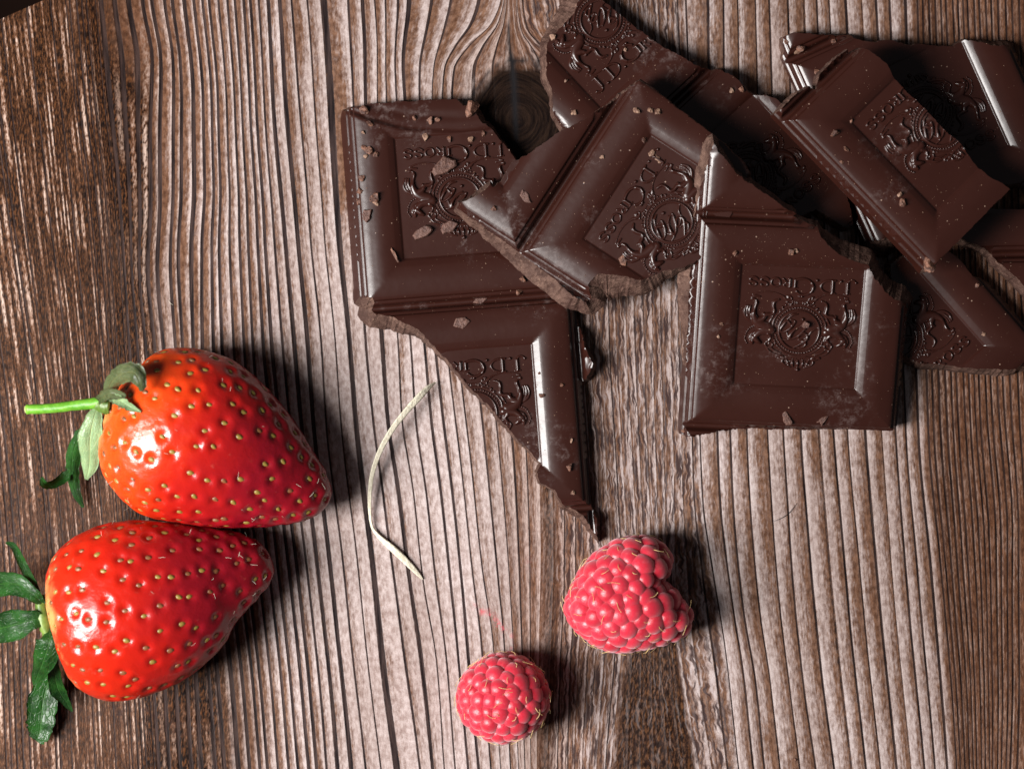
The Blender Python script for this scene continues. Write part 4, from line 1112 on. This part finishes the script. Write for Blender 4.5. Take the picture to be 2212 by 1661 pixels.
# leaves and stem of the upper strawberry
tube('stem', [P(58, 884, 15.5), P(110, 882, 16), P(160, 876, 16.5), P(205, 871, 17), P(228, 868, 17)], [1.05, 1.02, 1.06, 1.2, 1.6], M_STEM, s1, bumpy=.14)
tube('stem_end', [P(54, 884.5, 15.5), P(59, 884, 15.5)], [.75, .92], mat_simple('stem_cut', (0.28, 0.30, 0.10), .6, (.4, .38, .18), 900), s1)
tube('calyx_base', [P(205, 875, 16.6), P(222, 873, 16.8), P(240, 875, 17)], [1.2, 2.0, 2.2], M_STEM2, s1, bumpy=.2)
leaf(s1, [(228, 862, 20, 8), (240, 828, 24, 17), (262, 808, 27, 20), (290, 806, 29, 20), (303, 830, 29, 13), (305, 846, 28, 4)], M_LEAFO, -.55, 1, label='olive curled-over sepal on top of the berry', serr=.35)
leaf(s1, [(212, 866, 20, 8), (232, 852, 24, 12), (252, 852, 25, 11), (272, 856, 26, 5)], M_LEAFO, .5, 2, serr=.3)
leaf(s1, [(236, 858, 23, 7), (256, 864, 25, 11), (278, 878, 26, 9), (304, 890, 26.5, 2)], M_LEAFP, .5, 3, label='small grey-green sepal with a white fringe', serr=.5)
leaf(s1, [(212, 878, 17, 6), (202, 905, 18, 18), (194, 948, 17, 27), (193, 1000, 15, 19), (186, 1036, 13, 4)], M_LEAFP, -.2, 4, label='broad pale grey-green sepal showing its underside', serr=.08)
leaf(s1, [(206, 905, 13, 6), (170, 945, 10, 13), (156, 990, 7, 16), (158, 1040, 4, 12), (166, 1070, 3, 9), (180, 1096, 2, 3)], M_LEAFG, -.5, 5, serr=.3)
leaf(s1, [(160, 1005, 5, 6), (138, 1032, 5, 11), (114, 1046, 7, 9), (96, 1044, 9, 9), (90, 1030, 10, 3)], M_LEAFG, .5, 6, serr=.4, label='dark sepal tip curling up to the left')
# leaves of the lower strawberry
tube('calyx_base', [P(86, 1285, 17), P(92, 1330, 17.5), P(104, 1370, 17), P(116, 1410, 15.5)], [.9, 1.3, 1.3, .9], M_STEM2, s2, bumpy=.3)
leaf(s2, [(86, 1285, 17, 4), (68, 1255, 18, 10), (48, 1215, 19, 9), (30, 1180, 20, 7), (12, 1172, 20, 2)], M_LEAFG, .5, 7, serr=.15)
leaf(s2, [(94, 1305, 18, 6), (70, 1283, 19, 15), (35, 1262, 18, 24), (-5, 1262, 15, 26), (-40, 1272, 12, 14)], M_LEAFG, .25, 8, serr=.05)
leaf(s2, [(98, 1338, 18, 7), (72, 1338, 19, 20), (35, 1348, 18, 33), (-5, 1358, 15, 30), (-40, 1362, 12, 16)], M_LEAFG, .22, 9, serr=.05)
leaf(s2, [(106, 1358, 18, 9), (106, 1385, 20, 30), (94, 1425, 18, 26), (80, 1460, 14, 14), (72, 1480, 12, 2)], M_LEAFG, -.25, 10, serr=.06)
leaf(s2, [(120, 1415, 13, 6), (118, 1455, 10, 14), (126, 1490, 7, 17), (142, 1515, 5, 9), (156, 1536, 4, 2)], M_LEAFG, .3, 11, serr=.15)
leaf(s2, [(116, 1425, 8, 9), (104, 1470, 5, 26), (92, 1520, 4, 33), (88, 1560, 3.5, 30), (84, 1585, 3, 24), (76, 1598, 3, 16)], M_LEAFG, .12, 12, serr=.25, label='longest sepal, its tip torn and pale')

# ------------------------------------------------------------------ raspberries
def sph(name, mat, seg=18, ringn=12):
    bm = bmesh.new(); bmesh.ops.create_uvsphere(bm, u_segments=seg, v_segments=ringn, radius=1)
    me = bpy.data.meshes.new(name); bm.to_mesh(me); bm.free(); me.materials.append(mat)
    me.polygons.foreach_set('use_smooth', [True]*len(me.polygons)); return me
DRUP = sph('drupelet', M_RASP, 24, 16)

def raspberry(label, outline, centre, height, spacing, dr, seed, hollow=None, lean=(0, 0)):
    rnd = random.Random(seed); k = (CAMH-height*.5)/CAMH
    O = [((1106+(p[0]-1106)*k-1106)/10, (830.5-(830.5+(p[1]-830.5)*k))/10) for p in outline]
    cx, cy = ((1106+(centre[0]-1106)*k)-1106)/10, (830.5-(830.5+(centre[1]-830.5)*k))/10
    ang = sorted((math.atan2(y-cy, x-cx), math.hypot(x-cx, y-cy)) for x, y in O)
    aa = np.array([a[0]-2*math.pi for a in ang]+[a[0] for a in ang]+[a[0]+2*math.pi for a in ang]); rr = np.array([a[1] for a in ang]*3)*.975
    def R(a): return float(np.interp(a, aa, rr))
    zc = height*.46; core_in = dr*.55
    def surf(dv, inset=0.0):
        el = math.asin(max(-1, min(1, dv.z))); a = math.atan2(dv.y, dv.x)
        r = (R(a)-inset)*math.cos(el)**.85 if math.cos(el) > 1e-6 else 0
        z = zc+(height*.54-inset)*math.sin(el) if dv.z > 0 else zc+(zc-inset)*math.sin(el)
        return Vector((cx+r*math.cos(a)+lean[0]*math.sin(el), cy+r*math.sin(a)+lean[1]*math.sin(el), z))
    # candidate points, thinned to even spacing
    cand = []
    for i in range(5200):
        z = 1-2*(i+.5)/5200; z = z+rnd.uniform(-.01, .01)
        if z < -.75: continue
        z = max(-1, min(1, z)); a = i*2.399963; q = math.sqrt(max(0, 1-z*z)); cand.append(Vector((q*math.cos(a), q*math.sin(a), z)))
    rnd.shuffle(cand)
    # start from a spiral of rows for the natural tiling
    chosen = []
    pts = [(surf(c_, dr*.62), c_) for c_ in cand]
    sp = spacing
    for p, c_ in pts:
        loc_sp = sp*(1+.12*noise.noise(p*.25))
        if all((p-q[0]).length > loc_sp for q in chosen): chosen.append((p, c_))
    # relax
    C_ = np.array([tuple(q[0]) for q in chosen]); Dn = [q[1] for q in chosen]
    for it in range(14):
        for i in range(len(chosen)):
            v = C_[i]-C_; L_ = np.linalg.norm(v, axis=1); m_ = (L_ < sp*1.45) & (L_ > 1e-6)
            push = (v[m_]/L_[m_][:, None]*((sp*1.45-L_[m_])[:, None])).sum(0)*.10
            q = Vector(C_[i]+push)
            w = Vector((q.x-cx, q.y-cy, (q.z-zc)*(1.0 if q.z < zc else 1.0)))
            a = math.atan2(w.y, w.x); rh = min(1, math.hypot(w.x, w.y)/max(.1, R(a)-dr*.62))**(1/.85); zz = (q.z-zc)/((height*.54-dr*.62) if q.z > zc else (zc-dr*.62))
            el = math.copysign(math.acos(min(1, rh)), zz) if abs(zz) < rh else math.atan2(zz, rh); dv = Vector((math.cos(a)*math.cos(el), math.sin(a)*math.cos(el), math.sin(el)))
            C_[i] = tuple(surf(dv, dr*.62)); Dn[i] = dv
    root = empty('raspberry'); tag(root, label, 'raspberry', 'raspberries below the chocolate')
    # core
    vs_, F = [], []; na, ne = 48, 20
    for i in range(ne+1):
        el = -math.pi/2+math.pi*i/ne
        for j in range(na):
            a = j/na*2*math.pi; vs_.append(tuple(surf(Vector((math.cos(a)*math.cos(el), math.sin(a)*math.cos(el), math.sin(el))), dr*.80)))
    for i in range(ne):
        for j in range(na): F.append((i*na+j, i*na+(j+1) % na, (i+1)*na+(j+1) % na, (i+1)*na+j))
    mesh('core', vs_, F, M_CORE, root)
    hv, hf_ = [], []
    for i in range(len(chosen)):
        p = Vector(C_[i]); dv = Vector((Dn[i].x, Dn[i].y, Dn[i].z*1.05)).normalized()
        near = np.sort(np.linalg.norm(C_-C_[i], axis=1))[1:6].mean()
        s_ = min(dr*1.5, near*.78)*rnd.uniform(.9, 1.08)
        e = bpy.data.objects.new('drupelet', DRUP); link(e, root)
        e.matrix_world = Matrix.Translation(p*MM) @ dv.to_track_quat('Z', 'Y').to_matrix().to_4x4() @ Matrix.Rotation(rnd.random()*6, 4, 'Z') @ Matrix.Diagonal((s_*MM*rnd.uniform(.95, 1.08), s_*MM*rnd.uniform(.93, 1.02), s_*MM*.80, 1))
        if rnd.random() < .62 and dv.z > -.3:
            # dried style: a thin curved hair from the top of the drupelet
            t = Vector((rnd.gauss(0, 1), rnd.gauss(0, 1), rnd.gauss(0, .4))); t = (t-dv*t.dot(dv)).normalized()
            q0 = p+dv*s_*.79; L_ = rnd.uniform(1.2, 3.0); n0 = len(hv); w_ = .06; bend = rnd.uniform(.1, .9)
            sd = t.cross(dv)
            for kk in range(6):
                u = kk/5; c = q0+t*L_*u*(.9)+dv*(.35*math.sin(u*2.2)*bend*1.3-.05)+sd*bend*.4*math.sin(u*3); ww = w_*(1.2-.5*u)*(1.7 if kk == 5 else 1)
                hv += [tuple(c-sd*ww), tuple(c+sd*ww), tuple(c+dv*ww*1.5)]
            for kk in range(5):
                for e_ in range(3): hf_.append((n0+kk*3+e_, n0+kk*3+(e_+1) % 3, n0+kk*3+3+(e_+1) % 3, n0+kk*3+3+e_))
    h = mesh('dried_styles', hv, hf_, M_HAIR, root); tag(h, kind='stuff')
    return root
RB1 = [(1312,1179),(1357,1160),(1405,1160),(1441,1184),(1448,1216),(1412,1246),(1418,1262),(1462,1286),(1480,1312),(1496,1340),(1484,1366),(1450,1380),(1421,1390),(1375,1402),(1325,1406),(1288,1395),(1258,1372),(1232,1348),(1219,1322),(1225,1292),(1240,1258),(1260,1222),(1284,1198)]
RB2 = [(1087+99*math.cos(a)*(1+.02*math.cos(2*a)), 1507-96*math.sin(a)) for a in [k/16*2*math.pi for k in range(16)]]
raspberry('larger raspberry with a notch in its right side, beside the long chocolate point', RB1, (1345, 1290), 19.0, 2.35, 1.65, 4)
raspberry('smaller round raspberry near the bottom edge of the photo', RB2, (1087, 1507), 17.5, 2.0, 1.5, 9, lean=(0, 0))

# ------------------------------------------------------------------ the cream curl
def ribbon():
    pts = [(941, 826, 1.2, 1.5, .6), (925, 838, 2.5, 7, .5), (905, 858, 3.6, 9, .35), (876, 890, 4.2, 8, .3), (848, 926, 4.6, 7.5, .3), (822, 972, 4.3, 7, .25), (805, 1020, 3.6, 6, .2), (799, 1065, 2.6, 5.5, .1), (799, 1105, 1.5, 4, -.3), (804, 1138, .9, 3.5, -.6), (820, 1160, .8, 6, -.5), (845, 1182, .9, 8.5, -.2), (875, 1210, .8, 8.5, .1), (900, 1236, .6, 6, .3), (913, 1251, .4, 1.5, .3)]
    n = len(pts); sub = 8; vs_, F = [], []; m_ = 4; rows = []
    for i in range((n-1)*sub+1):
        u = i/sub; i1 = min(int(u), n-2); t = u-i1; q = []
        for c in range(5):
            p0, p1, p2, p3 = pts[max(0, i1-1)][c], pts[i1][c], pts[i1+1][c], pts[min(n-1, i1+2)][c]
            q.append(.5*((2*p1)+(-p0+p2)*t+(2*p0-5*p1+4*p2-p3)*t*t+(-p0+3*p1-3*p2+p3)*t**3))
        rows.append(q)
    C_ = [P(q[0], q[1], q[2]) for q in rows]
    for i, q in enumerate(rows):
        tg = (C_[min(len(C_)-1, i+1)]-C_[max(0, i-1)]).normalized(); sd = tg.cross(Vector((0, 0, 1))).normalized(); up = sd.cross(tg)
        c_, s_ = math.cos(q[4]), math.sin(q[4]); a, b = sd*c_+up*s_, up*c_-sd*s_
        w = max(.08, q[3]/10*.8)
        for zz in (.14, -.14):
            for j in range(m_+1):
                v = j/m_*2-1; ex = .06*noise.noise(Vector((i*.7, v*3, 1)))*(abs(v) > .9)
                p = C_[i]+a*(w*v+ex)+b*(zz+.05*noise.noise(Vector((i*.35, v*2, 5)))); vs_.append((p.x, p.y, max(p.z, .05)))
    k = 2*(m_+1)
    for i in range(len(rows)-1):
        o = i*k
        for j in range(m_):
            F.append((o+j, o+j+1, o+k+j+1, o+k+j)); F.append((o+m_+1+j+1, o+m_+1+j, o+k+m_+1+j, o+k+m_+1+j+1))
        F.append((o, o+k, o+k+m_+1, o+m_+1)); F.append((o+m_, o+m_+m_+1, o+k+m_+m_+1, o+k+m_))
    F.append((*range(0, m_+1), *range(2*m_+1, m_, -1)))
    o = mesh('paper_strip', vs_, F, M_STRIP); tag(o, 'thin curved cream-coloured strip lying on the wood in the middle of the photo', 'strip')
ribbon()

# small hair and bits on the wood
h = tube('hair_strand', [P(1671, 1126, .12), P(1690, 1118, .2), P(1706, 1106, .25), P(1722, 1086, .12)], [.03, .07, .06, .02], M_BLACKH, None, seg=6)
tag(h, 'short black hair lying on the wood at the lower right', 'hair')
h = tube('hair_strand', [P(363, 648, .15), P(368, 655, .25), P(374, 659, .1)], [.04, .05, .03], M_FIBRE, None, seg=6)
tag(h, 'tiny pale fibre on the wood, above the upper strawberry', 'hair')
